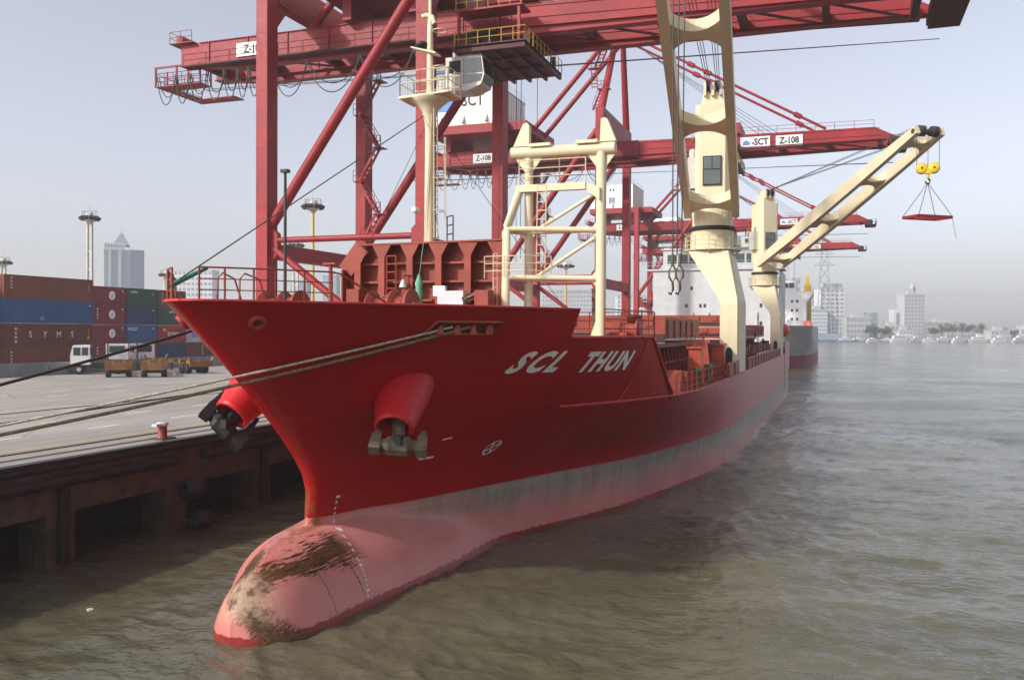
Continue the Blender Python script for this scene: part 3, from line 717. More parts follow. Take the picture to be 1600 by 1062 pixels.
m = MB(); m.path([(-16.35, BY - .55, 10.42), (-16.35, BY - .5, 10.6), (-16.1, BY - .3, 10.6), (-16.0, BY - .3, 10.35)], .03, 6); m.path([(-16.15, BY - .45, 8.1), (-16.15, BY - .45, 9.4)], .06, 6); m.build('bell_bracket', 'deck_red', ship)
m = MB(); m.lathe([(.08, 0), (.13, .1), (.12, .4), (.16, .6), (.13, .9), (.17, 1.05), (.08, 1.3), (.03, 1.45)], (-15.62, BY - .6, 9.2), 10); m.tube((-15.6, BY - .6, 10.6), (-15.55, BY - .35, 11.9), .015, n=5); m.build('covered_lamp', 'canvas_green', ship)
m = MB(); m.box(-14.75, -13.65, BY - .75, BY - .4, 8.1, 9.95); m.build('locker', 'offwhite', ship)
m = MB(); m.box(-14.95, -14.45, BY - .72, BY - .5, 9.75, 10.15); m.build('notice_board', 'white', ship)
for x in (-18.35, -12.75):
    m = MB(); m.box(x - .28, x + .28, BY - 1.1, BY - .5, 8.1, 10.05 if x < -15 else 9.95); m.build('deck_box', 'deck_red', ship)
for k, (cx, cz) in enumerate(((-13.25, 9.62), (-16.75, 9.65))):
    m = MB()
    for i in range(14):
        a = random.random() * 6.3; r_ = .25 + random.random() * .2
        m.path([(cx + r_ * math.cos(a + t), BY - .8 + r_ * .5 * math.sin(a + t), cz + .12 * math.sin(2 * t + a) + .05 * (i % 5)) for t in (0, .5, 1, 1.5, 2, 2.5)], .02, 5)
    m.build('coiled_rope', 'rope_brown', ship)
# foremast
m = MB(); MX, MY = -15.8, 33.75
m.lathe([(.24, 8.1), (.22, 12), (.19, 16.6), (.22, 17.0), (.34, 17.45), (.6, 17.72), (.82, 17.88), (.82, 17.97), (.14, 18.0), (.13, 19.9), (.12, 20.6), (.1, 21.2), (.07, 21.22), (.06, 22.6)], (MX, MY, 0), 18)
mast = m.build('foremast', 'cream', ship)
m = MB(); m.prism([(-16.9, 17.86), (-14.65, 17.98), (-14.65, 18.04), (-16.9, 17.96)], MY - .7, MY + .7, 'XZ'); m.build('platform', 'cream', mast)
m = MB(); c = [(-16.85, MY - .65, 18), (-15.95, MY - .68, 18.02), (-14.7, MY - .65, 18.03), (-14.7, MY + .65, 18.03), (-16.85, MY + .65, 18), (-16.85, MY - .65, 18)]
m.rail(c, .95, .75, .028, 2); m.build('platform_railing', 'cream', mast)
m = MB(); m.prism([(MX - .75, 20.05), (MX + .35, 19.7), (MX + .35, 19.78), (MX - .75, 20.1)], MY - .28, MY + .28, 'XZ'); m.build('lamp_bracket', 'cream', mast)
m = MB(); m.lathe([(.05, 0), (.28, .02), (.3, .14), (.2, .22), (.02, .24)], (MX - .35, MY, 20.08), 12); m.build('mast_lamp', 'blackpaint', mast)
m = MB(); m.path([(MX - .35, MY, 21.35), (MX - .2, MY, 21.4), (MX + .1, MY, 21.3), (MX + .2, MY, 21.0)], .1, 8); m.build('top_bracket', 'cream', mast)
m = MB()
for z in (20.7, 19.2): m.path([(MX + .15 + .28 + .28 * math.cos(t * .7), MY + .28 * math.sin(t * .7), z) for t in range(10)], .022, 5)
m.ladder((MX + .34, MY - .1, 12.2), (MX + .3, MY - .1, 18), .34, (0, 1, 0), .022)
for z in (13.3, 14.6, 15.9): m.path([(MX + .34 + .36 * math.sin(t * .4), MY - .1 - .36 * math.cos(t * .4), z) for t in range(9)], .022, 5)
for dx in (.72, .78): m.tube((MX + dx, MY - .1, 12.9), (MX + dx - .02, MY - .1, 16.3), .02, n=4)
m.tube((MX - .1, MY - .3, 12), (MX + .2, MY - .2, 17.4), .02, n=4)
m.build('mast_ladder', 'cream', mast)
m = MB(); m.lathe([(.1, -.22), (.14, -.2), (.12, .1), (.06, .18)], (MX - .5, MY - .25, 13.35), 10, 'Y'); m.build('floodlight', 'offwhite', mast)
m = MB(); m.rail([(MX + .75, MY + .1, 11.97), (MX + 1.15, MY - .2, 11.97)], 1.1, .4, .03, 3); m.build('access_rail', 'steel_dark', brk)
m = MB(); m.tube((MX - .2, MY - .2, 17.2), (-16.6, 19.2, 9.5), .022, n=5); m.build('forestay', 'wire', ship)
m = MB(); m.tube((-16.62, 19.3, 9.53), (-16.45, 20.6, 10.1), .07, .05, 6); m.build('stay_screw', 'green', ship)
m = MB()
m.tube((MX + .1, MY, 17.0), (-11.5, 40, 9.0), .014, n=4); m.tube((MX - .1, MY, 17.0), (-22.5, 37, 8.6), .014, n=4); m.tube((MX - .2, MY, 17.0), (-19.5, 44, 9), .014, n=4)
m.build('shroud', 'wire', ship)
# jib rest tower
RY = 33.7; RX, MX2, LX = -8.5, -11.45, -12.05
m = MB(); m.tube((RX, RY, 8.1), (RX, RY, 15.3), .20, n=14); m.prism([(RX - .42, 8.1), (RX + .05, 8.1), (RX + .05, 9.2), (RX - .05, 9.2)], RY - .05, RY + .05, 'XZ')
rest = m.build('jib_rest', 'cream', ship)
m = MB(); m.tube((MX2, RY, 8.1), (MX2, RY, 15.2), .17, n=14); m.build('post', 'cream', rest)
m = MB(); m.path([(LX - .05, RY - .9, 8.1), (LX - .02, RY - .9, 12.25), (LX + .02, RY - .86, 12.45), (LX + .28, RY - .15, 13.95)], .17, 12); m.build('post', 'cream', rest)
m = MB(); m.tube((MX2 - .72, RY, 15.45), (RX + .55, RY, 15.42), .235, n=16); m.build('top_beam', 'cream', rest)
for x, d in ((MX2 - .1, 1), (RX + .1, -1)):
    m = MB(); m.prism([(x - .52, 15.68), (x + .14, 15.68), (x + .14, 16.5), (x + .04, 16.62), (x - .12, 16.55)] if d > 0 else [(x - .14, 15.66), (x + .50, 15.66), (x + .16, 16.5), (x + .06, 16.58), (x - .10, 16.55)], RY - .14, RY + .14, 'XZ'); m.build('guide_horn', 'cream', rest)
    m = MB(); m.box(x + (.2 if d > 0 else -1.05), x + (1.05 if d > 0 else -.2), RY - .3, RY + .3, 15.62, 15.74); m.build('landing_pad', 'cream', rest)
    m = MB(); xx = MX2 if d > 0 else RX; m.prism([(xx - .62, 15.3), (xx + .62, 15.3), (xx + .14, 14.65), (xx - .14, 14.65)], RY - .02, RY + .02, 'XZ'); m.build('gusset', 'cream', rest)
m = MB(); m.box(LX + .15, RX - .55, RY - .35, RY - .05, 13.85, 14.12); m.prism([(RX - .56, 13.85), (RX - .56, 14.12), (RX, 13.9), (RX, 13.4)], RY - .3, RY + .05, 'XZ'); m.build('platform_beam', 'cream', rest)
m = MB(); m.rail([(MX2 - .3, RY - .3, 14.12), (MX2 + 1.35, RY - .3, 14.12), (RX - .55, RY - .3, 14.12)], .95, 1.1, .024, 3); m.build('platform_railing', 'cream', rest)
for z, dz in ((12.3, .0), (10.42, .0)):
    m = MB(); m.tube((LX, RY - .9, z + .05), (RX, RY, z), .11, n=10); m.tube((LX, RY - .9, z), (MX2, RY, z - .05), .11, n=10); m.tube((MX2, RY, z), (RX, RY, z), .10, n=10); m.build('cross_tube', 'cream', rest)
    m = MB(); m.prism([(RX - .05, z - .45), (RX - .05, z + .45), (RX - .45, z)], RY - .03, RY + .03, 'XZ'); m.prism([(MX2 - .3, z), (MX2 + .32, z), (MX2, z - .6)], RY - .03, RY + .03, 'XZ'); m.build('gusset', 'cream', rest)
for z0, z1 in ((12.35, 13.7), (10.5, 12.0)):
    m = MB(); m.tube((MX2 + .3, RY, z0), (RX - .25, RY, z1), .075, n=8); m.build('diagonal', 'cream', rest)
m = MB(); m.ladder((MX2 + .62, RY - .35, 10.4), (MX2 + .66, RY - .35, 14.1), .36, r=.02); m.ladder((LX - .42, RY - 1.0, 8.1), (LX - .42, RY - 1.0, 11.4), .16, r=.03); m.build('ladder', 'cream', rest)
m = MB(); m.rail([(LX - .8, RY - 1.2, 10.42), (LX + .9, RY - 1.3, 10.42), (MX2 + 1.1, RY - .5, 10.42)], .85, .8, .022, 3); m.build('lower_railing', 'cream', rest)
# aft end of the forecastle: railing, vents, mooring gear
m = MB(); m.rail([(-7.4, 29.9, 8.15), (-6.75, 33.0, 8.15), (-6.7, 35.2, 8.15), (-12, 35.25, 8.15), (-18, 35.25, 8.15)], 1.0, 1.3, .022, 3); m.build('forecastle_railing', 'deck_red', ship)
m = MB(); m.lathe([(.30, 0), (.26, .35), (.24, .55), (.42, .62), (.44, .72), (.1, .75)], (-7.9, 34.6, 8.45), 16, 'X'); m.box(-8.3, -7.6, 34.2, 35.0, 8.1, 8.35); m.build('mooring_drum', 'deck_red', ship)
for i in range(4):
    m = MB(); m.lathe([(.14, 8.1), (.14, 8.9), (.2, 8.92), (.2, 9.05), (.03, 9.07)], (-7.55 + .0 * i, 34.9 + .35 * i, 0), 10); m.build('vent_pipe', 'deck_red', ship)
m = MB()
for i in range(26):
    a = random.random() * 6.3; m.path([(-8.95 + .22 * math.cos(a) + .1 * math.sin(3 * t + a), 35.0 + .15 * math.sin(a), 10.1 - t * .42) for t in range(5)], .018, 4)
m.build('hanging_ropes', 'rope_brown', ship)

# hatch coamings, stacked covers and deck fittings
cz0 = 5.4
m = MB(); m.box(-23.2, -9.6, 43.5, 61, cz0, 7.75); m.build('hatch_coaming', 'crane_dark', ship)
m = MB(); m.box(-23.2, -9.6, 69.5, 112, cz0, 7.75); m.build('hatch_coaming', 'crane_dark', ship)
for y0, y1 in ((43.5, 61), (69.5, 112)):
    n = int((y1 - y0) / 1.25)
    for i in range(n + 1):
        y = y0 + (y1 - y0) * i / n
        m = MB(); m.prism([(-9.6, cz0), (-8.9, cz0), (-9.15, 7.5), (-9.6, 7.5)], y - .04, y + .04, 'XZ'); m.build('coaming_stay', 'deck_red', ship)
    m = MB(); m.box(-9.62, -8.95, y0 - .1, y1 + .1, 7.5, 7.75); m.box(-9.6, -9.1, y0, y1, 6.55, 6.65); m.build('coaming_rail', 'deck_red', ship)
for i in range(6):
    x = -22.6 + i * 2.5; m = MB(); m.box(x - .06, x + .06, 43.0, 43.5, cz0, 7.5); m.build('coaming_stay', 'deck_red', ship)
m = MB(); m.box(-23.4, -9.2, 43.0, 43.6, 7.5, 7.75); m.build('coaming_rail', 'deck_red', ship)
def cover(y0, y1, z0, z1, x0=-23.3, x1=-8.6, tilt=0):
    m = MB(); m.prism([(x0, z0), (x1, z0 - tilt), (x1, z1 - tilt), (x0, z1)], y0, y1, 'XZ'); c = m.build('hatch_cover', 'deck_red', ship)
    m = MB(); m.box(x0 - .03, x1 + .04, y0 - .06, y1 + .06, z0 - .12, z0 - .03); m.build('cover_skirt', 'galv', c)
    n = int((x1 - x0) / 1.45)
    for i in range(n):
        xx = x0 + .8 + i * 1.45; b = MB(); b.box(xx - .22, xx + .22, y0 - .09, y0, (z0 + z1) / 2 + .02, z1 - .08); b.build('lug', 'deck_red', c)
    b = MB(); b.tube((x0, y0 - .07, z0 + .32), (x1, y0 - .07, z0 + .32 - tilt), .035, n=5); b.tube((x0, y0 - .07, z0 + .2), (x1, y0 - .07, z0 + .2 - tilt), .03, n=5); b.build('pipe', 'steel_dark', c)
    n = int((y1 - y0) / 2.2)
    for i in range(n):
        yy = y0 + .9 + i * 2.2; b = MB(); b.box(x1, x1 + .08, yy - .25, yy + .25, z0 + .15 - tilt, z1 - .15 - tilt); b.build('lug', 'deck_red', c)
    return c
cover(48.2, 61.0, 8.02, 9.28, tilt=.12); cover(44.0, 48.0, 7.86, 8.2)
cover(70, 82, 7.9, 8.7, x1=-8.3); cover(76, 88, 8.8, 9.75, x1=-8.0); cover(88.4, 100, 7.9, 8.8, x1=-8.2); cover(100.5, 111.5, 7.9, 9.1, x1=-8.0)
for y, z1, dx in ((49.9, 7.45, .42), (60.3, 7.5, .46)):
    m = MB(); m.prism([(-7.2 - dx, 5.42), (-7.2 + dx, 5.42), (-7.2 + dx * .8, z1), (-7.2 - dx * .8, z1)], y - .3, y + .3, 'XZ'); p = m.build('deck_post', 'post_red', ship)
    m = MB(); m.box(-7.2 - dx * 1.1, -7.2 + dx * 1.1, y - .42, y + .42, z1, z1 + .12); m.build('post_cap', 'post_red', p)
m = MB(); m.rail([(-7.6, 49.4, 7.57), (-6.8, 49.4, 7.57), (-6.8, 50.3, 7.57)], .7, .5, .022, 2)
for k in range(5): m.tube((-7.4 + .12 * k, 49.9, 7.57), (-7.9 + .3 * k, 49.9, 8.3), .02, n=4)
m.build('post_rails', 'deck_red', ship)
for y in (48.4, 53.5):
    m = MB(); m.lathe([(.12, 5.42), (.12, 6.2), (.17, 6.25), (.17, 6.45), (.02, 6.5)], (-6.9, y, 0), 10); m.build('deck_lamp', 'green', ship)
m = MB(); m.prism([(44.6, 5.42), (46.2, 5.42), (45.9, 6.3), (45.2, 6.45)], -7.9, -7.2, 'YZ'); m.lathe([(.3, -.5), (.3, .5)], (-7.5, 45.6, 6.1), 12, 'X'); m.build('deck_winch', 'post_red', ship)
m = MB(); m.rail([(-6.6, 40.0, 5.45), (-6.35, 46, 5.45), (-6.2, 55, 5.45)], 1.0, 1.3, .022, 3); m.build('side_railing', 'deck_red', ship)
for i in range(5):
    m = MB(); y = 54.0 + i * 1.4; m.box(-7.5, -6.9, y, y + .5, 5.42, 6.2 + .2 * (i % 2)); m.build('deck_fitting', 'post_red', ship)
for i in range(18):
    y = 70 + i * 2.3; h_ = .5 + .5 * random.random(); m = MB(); m.box(-7.9, -7.1, y, y + .9, 6.3, 6.4 + h_); m.tube((-7.2, y + .4, 5.42), (-7.2, y + .4, 6.9), .07, n=6); m.build('lashing_fitting', 'deck_red' if i % 3 else 'crane_dark', ship)
# deck cranes -------------------------------------------------------
def deck_crane(CY, slew, luff, label):
    CX = -8.25; m = MB()
    # pedestal: slim foot on the ship's side, leaning inboard to the slewing ring
    sec = [(5.3, -7.40, -6.12, 2.45), (10.3, -7.40, -6.12, 2.45), (10.6, -7.48, -6.14, 2.4), (14.0, -9.70, -6.85, 1.6)]
    vs = []
    for z, xa, xb, hy in sec:
        c = .12
        vs += [(xa, CY - hy, z), (xb - c, CY - hy, z), (xb, CY - hy + c * 2, z), (xb, CY + hy, z), (xa, CY + hy, z)]
    m.add(vs, [(j * 5 + i, j * 5 + (i + 1) % 5, (j + 1) * 5 + (i + 1) % 5, (j + 1) * 5 + i) for j in range(3) for i in range(5)])
    m.lathe([(1.42, 13.6), (1.58, 14.0), (1.58, 14.1), (1.5, 14.15), (1.5, 15.55), (1.55, 15.6)], (CX, CY, 0), 28)
    ped = m.build('deck_crane', 'cream', ship, label=label)
    d = MB(); pts = [(-7.0, 5.75), (-6.55, 5.75), (-6.55, 7.0), (-6.63, 7.25), (-6.78, 7.35), (-6.92, 7.25), (-7.0, 7.0)]
    d.prism(pts, CY - 2.52, CY - 2.44, 'XZ'); d.build('access_door', 'blackpaint', ped)
    d = MB(); d.rail([(CX + 1.95 * math.cos(t * .524), CY + 1.95 * math.sin(t * .524), 14.15) for t in range(13)], .95, .6, .024, 3); d.lathe([(1.5, 14.08), (2.0, 14.1), (2.0, 14.15), (1.5, 14.16)], (CX, CY, 0), 24)
    for t in range(12): d.beam((CX + 1.5 * math.cos(t * .524), CY + 1.5 * math.sin(t * .524), 13.75), (CX + 1.95 * math.cos(t * .524), CY + 1.95 * math.sin(t * .524), 14.1), .05, .08)
    d.build('ring_gallery', 'cream', ped)
    d = MB(); d.lathe([(1.5, 15.5), (1.64, 15.52), (1.64, 15.78), (1.5, 15.8)], (CX, CY, 0), 28); d.build('slewing_ring', 'blackpaint', ped)
    T = Matrix.Translation((CX, CY, 0)) @ Matrix.Rotation(R(slew), 4, 'Z')      # local -Y is the jib direction
    h = MB(); h.M = T
    h.lathe([(1.42, 15.75), (1.42, 17.6), (1.2, 17.9)], (0, 0, 0), 24)
    a, b = 1.18, 1.25
    h.prism([(-a, -b + .3), (-a + .3, -b), (a - .3, -b), (a, -b + .3), (a, b), (-a, b)], 17.0, 24.3, 'XY')
    h.prism([(-.8, 24.3), (.8, 24.3), (.62, 25.3), (-.62, 25.3)], -.9, .9, 'XZ')
    h.box(-.62, -.45, -1.2, .2, 24.9, 25.9); h.box(.45, .62, -1.2, .2, 24.9, 25.9); h.box(-.1, .1, -1.2, .2, 24.9, 25.8)
    hs_ = h.build('crane_house', 'cream', ped)
    s_ = MB(); s_.M = T
    for x in (-.3, .3): s_.lathe([(.42, -.13), (.42, -.09), (.34, -.06), (.34, .06), (.42, .09), (.42, .13)], (x, -1.0, 25.6), 16, 'X')
    s_.build('sheave', 'blackpaint', hs_)
    w_ = MB(); w_.M = T; w_.box(-.64, .64, -b - .1, -b + .04, 18.6, 20.65); w_.build('cab_frame', 'blackpaint', hs_)
    for (x0, x1, z0, z1) in ((-.57, -.03, 19.75, 20.57), (.03, .57, 19.75, 20.57), (-.57, .57, 18.68, 19.67)):
        g_ = MB(); g_.M = T; g_.box(x0, x1, -b - .13, -b - .09, z0, z1); g_.build('cab_window', 'glass_cab', hs_)
    l_ = MB(); l_.M = T; l_.ladder((.9, -1.46, 15.9), (.9, -1.46, 17.7), .4, r=.02); l_.build('house_ladder', 'cream', hs_)
    e_ = MB(); e_.M = T; e_.box(-1.75, -1.2, -.3, .9, 18.6, 20.8); e_.lathe([(.25, 20.8), (.25, 21.4), (.1, 21.5)], (-1.45, .3, 0), 8); e_.build('side_machinery', 'galv', hs_)
    # jib: two tapering box legs, arched ties, head with sheaves
    T2 = T @ Matrix.Translation((0, -1.3, 16.75)) @ Matrix.Rotation(R(-luff), 4, 'X')
    L = 30.5; j = MB(); j.M = T2
    legw = lambda t: .46; xo = lambda t: 1.62 - .30 * t; dep = lambda t: .62 + .75 * math.sin(math.pi * min(1, .12 + t * .85)) ** .8
    jib = None
    for sd in (-1, 1):
        j = MB(); j.M = T2; vs = []; st = [0, .06, .15, .3, .5, .7, .85, .95, 1]
        for t in st:
            x = sd * xo(t); y = -t * L; d_ = dep(t); vs += [(x - .25, y, -d_ / 2), (x + .25, y, -d_ / 2), (x + .25, y, d_ / 2), (x - .25, y, d_ / 2)]
        n = len(st)
        j.add(vs, [(i * 4 + k, i * 4 + (k + 1) % 4, i * 4 + 4 + (k + 1) % 4, i * 4 + 4 + k) for i in range(n - 1) for k in range(4)] + [(0, 1, 2, 3), tuple(4 * n - 4 + k for k in (3, 2, 1, 0))])
        if jib is None: jib = j.build('jib_leg', 'cream', ped)
        else: j.build('jib_leg', 'cream', ped)
    for t in (.055, .40, .69, .93):
        x = xo(t) - .24; y = -t * L; q = MB(); q.M = T2; vs = []; ns = 9
        for i in range(ns):
            u = -1 + 2 * i / (ns - 1); wv = .34 + .75 * abs(u) ** 2.2; vs += [(u * x, y - wv, -.34), (u * x, y + wv, -.34), (u * x, y + wv, .34), (u * x, y - wv, .34)]
        q.add(vs, [(i * 4 + k, i * 4 + (k + 1) % 4, i * 4 + 4 + (k + 1) % 4, i * 4 + 4 + k) for i in range(ns - 1) for k in range(4)]); q.build('jib_tie', 'cream', ped)
    q = MB(); q.M = T2; q.tube((-1.6, -L + .3, 0), (1.6, -L + .3, 0), .25, n=10)
    for x in (-.9, -.5, .5, .9): q.lathe([(.5, -.1), (.5, -.07), (.4, -.04), (.4, .04), (.5, .07), (.5, .1)], (x, -L + .3, .1), 16, 'X')
    q.build('jib_head', 'steel_dark', ped)
    top = T @ Vector((0, -1.0, 25.7)); tip = T2 @ Vector((0, -L + .3, .3)); side = (T.to_3x3() @ Vector((1, 0, 0)))
    q = MB()
    for k in (-.42, -.3, -.18, .2, .32, .44): q.tube(top + side * k + Vector((0, 0, .35 * (k > 0))), tip + side * k * 2.2 + Vector((0, 0, -.2 if k > 0 else .3)), .024, n=5)
    q.build('luffing_wires', 'wire', ped)
    return ped, tip, T2
c1, tip1, _ = deck_crane(65.0, 5.0, 17.0, 'forward deck crane with jib raised towards the viewer')
c2, tip2, _ = deck_crane(116.0, 33.0, 19.6, 'aft deck crane with jib swung out over the river')
# accommodation block
AY = 124.0
m = MB(); m.box(-23.8, -7.0, AY, 140, 5.4, 16.9); acc = m.build('accommodation', 'offwhite', ship)
m = MB(); m.box(-22.5, -8.2, AY + .4, 137, 16.9, 19.6); m.box(-24.6, -6.4, AY - .3, AY + 6, 16.75, 16.95); m.box(-22.8, -8.0, AY + .2, 137, 19.6, 19.8); m.build('bridge', 'offwhite', acc)
for i in range(9):
    x = -21.9 + i * 1.52; m = MB(); m.box(x, x + 1.25, AY + .34, AY + .42, 17.75, 18.95); m.build('bridge_window', 'glass', acc)
for z, xs in ((14.3, (-18.5, -10.4, -9.2)), (11.9, (-19.2, -17.3, -16.7, -9.3)), (9.5, (-17.35, -16.7, -9.3)), (7.2, (-17.4, -14.0, -9.0, -7.6))):
    for x in xs: m = MB(); m.box(x - .17, x + .17, AY - .04, AY + .03, z - .24, z + .26); m.build('window', 'glass', acc)
for x in (-18.3, -16.2, -14.4, -9.8, -8.0): m = MB(); m.box(x - .06, x + .06, AY - .25, AY, 6.5, 11.0); m.build('face_stiffener', 'offwhite', acc)
m = MB(); m.rail([(-24.5, AY - .2, 16.95), (-6.5, AY - .2, 16.95)], 1.0, 1.5, .03, 2); m.rail([(-22.6, AY + .4, 19.8), (-8.2, AY + .4, 19.8)], .9, 1.5, .025, 2); m.build('deck_railing', 'offwhite', acc)
m = MB(); m.tube((-15.8, 130, 19.8), (-15.8, 130, 26), .25, .12, 8); m.box(-17.2, -14.4, 129.9, 130.1, 22.9, 23.05); m.tube((-9.4, 127, 19.8), (-9.4, 127, 24), .05, n=5); m.tube((-8.9, 127, 19.8), (-8.9, 127, 23), .04, n=5); m.build('radar_mast', 'offwhite', acc)
m = MB(); m.lathe([(.0, .0), (.55, .25), (.8, .8), (.8, 3.4), (.55, 4.0), (0, 4.3)], (0, 0, 0), 12); m.M = None
lb = MB(); lb.M = Matrix.Translation((-6.9, 128, 8.6)) @ Matrix.Rotation(R(-90), 4, 'X'); lb.lathe([(.05, 0), (.75, .5), (1.0, 1.4), (1.0, 4.6), (.7, 5.6), (.05, 6)], n=12); lb.build('lifeboat', 'orange', ship)
# hooks ------------------------------------------------------------
def wires(mb, pts):
    for a, b in pts: mb.tube(a, b, .028, n=6)
hk = Vector((tip1.x - .15, tip1.y - .1, 10.2))
t = world_thing('crane_hook', tuple(hk), 'rusty double hook hanging on three wires from the forward deck crane', 'hook')
m = MB(); wires(m, [((hk.x + d * .17, hk.y, hk.z + 1.15), (hk.x + d * .25, hk.y + .1, tip1.z)) for d in (-1, 0, 1)]); m.build('wire_falls', 'wire', t)
for d in (-1, .6):
    m = MB(); x = hk.x + d * .17; m.tube((x, hk.y, hk.z + 1.2), (x, hk.y, hk.z + .75), .06, n=8)
    m.path([(x, hk.y, hk.z + .8), (x + .13, hk.y, hk.z + .55), (x + .13, hk.y, hk.z + .3), (x, hk.y, hk.z + .1), (x - .13, hk.y, hk.z + .3), (x - .13, hk.y, hk.z + .55), (x, hk.y, hk.z + .8)], .045, 7)
    m.path([(x, hk.y, hk.z + .12), (x + .02, hk.y, hk.z - .2), (x - .05, hk.y, hk.z - .36), (x - .15, hk.y, hk.z - .3)], .05, 7); m.build('shackle_hook', 'anchor_mud', t)
bl = Vector((tip2.x + .1, tip2.y, tip2.z - 3.6))
t = world_thing('hook_block', tuple(bl), 'yellow twin sheave hook block below the tip of the aft deck crane', 'hook block')
for d in (-1, 1):
    m = MB(); m.M = Matrix.Translation((bl.x + d * .52, bl.y, bl.z)); m.lathe([(.1, -.28), (.42, -.27), (.52, -.16), (.52, .16), (.42, .27), (.1, .28)], n=16, axis='Y'); m.build('sheave_case', 'yellow', t)
    m = MB(); m.M = Matrix.Translation((bl.x + d * .52, bl.y - .3, bl.z + .02)); m.lathe([(.1, -.03), (.1, .03)], n=10, axis='Y'); m.build('axle_pin', 'steel_dark', t)
m = MB(); m.box(bl.x - .3, bl.x + .3, bl.y - .2, bl.y + .2, bl.z - .5, bl.z + .1); m.tube((bl.x, bl.y, bl.z - .45), (bl.x, bl.y, bl.z - .95), .13, n=8); m.build('cross_head', 'yellow', t)
m = MB(); m.path([(bl.x, bl.y, bl.z - .9), (bl.x + .2, bl.y, bl.z - 1.15), (bl.x + .12, bl.y, bl.z - 1.42), (bl.x - .12, bl.y, bl.z - 1.4), (bl.x - .2, bl.y, bl.z - 1.2)], .09, 7); m.build('ram_horn', 'steel_dark', t)
m = MB(); wires(m, [((bl.x + d, bl.y, bl.z), (bl.x + d, bl.y, tip2.z)) for d in (-.95, 0, .95)]); m.build('wire_falls', 'wire', t)
fz = bl.z - 4.55
t = world_thing('lifting_frame', (bl.x, bl.y, fz), 'red rectangular lifting frame slung under the yellow hook block', 'lifting frame')
Tm = Matrix.Translation((bl.x, bl.y, fz)) @ Matrix.Rotation(R(38), 4, 'Z')
for a, b in (((-1.9, -1), (1.9, -1)), ((-1.9, 1), (1.9, 1)), ((-1.9, -1), (-1.9, 1)), ((1.9, -1), (1.9, 1)), ((-.5, -1), (-.5, 1)), ((.6, -1), (.6, 1))):
    m = MB(); m.M = Tm; m.beam((a[0], a[1], 0), (b[0], b[1], 0), .2, .24); m.build('frame_bar', 'crane_red', t)
m = MB()
for a in ((-1.9, -1), (1.9, -1), (-1.9, 1), (1.9, 1)): m.tube(Tm @ Vector((a[0], a[1], .1)), (bl.x, bl.y, bl.z - 1.35), .03, n=5)
m.tube(Tm @ Vector((1.9, -1, -.1)), Tm @ Vector((2.2, -1.2, -1.9)), .018, n=4)
m.build('sling', 'wire', t)
# mooring lines ------------------------------------------------------
def sag(a, b, s_, n=24):
    a = Vector(a); b = Vector(b); return [a.lerp(b, i / n) - Vector((0, 0, s_ * 4 * (i / n) * (1 - i / n))) for i in range(n + 1)]
def rope(pts, r, mat, label, group='mooring lines from the bow'):
    m = MB(); m.path(pts, r, 8); o = m.build('mooring_line', mat, org=tuple(pts[0])); tag(o, label, 'rope', group)
rope(sag((hx(24.95, 8.5, 1) + .02, 24.95, 8.5), (-26.75, 8.0, 4.25), .28), .036, 'rope_pale', 'upper pale mooring rope running from the fairlead across the bow')
rope(sag((hx(25.45, 8.5, 1) + .02, 25.45, 8.5), (-26.75, 8.0, 4.18), .42), .046, 'rope_brown', 'lower brown mooring rope just under the pale one across the bow')
rope(sag((hx(25.3, 8.4, -1) - .02, 25.3, 8.4), (-26.75, 8.0, 4.3), .25), .05, 'rope_dark', 'dark rope slanting in front of the containers and yard tractors')
rope(sag((-25.0, 36.0, 5.9), (-26.75, 8.0, 4.35), -.12), .03, 'rope_dark', 'thin dark rope low over the quay behind the pale ropes')

for i, (x, y) in enumerate(((-23.2, 19.2), (-20.9, 20.9))):
    m = MB(); m.prism([(x - .1, y - .05), (x + .02, y - .09), (x + .11, y), (x + .03, y + .07), (x - .08, y + .06)], -.05, .03, 'XY'); o = m.build('floating_litter', 'offwhite', org=(x, y, 0)); tag(o, ['white scrap afloat near the lower left picture edge', 'white scrap afloat between the quay and the bulb'][i], 'litter', 'litter afloat beside the quay')
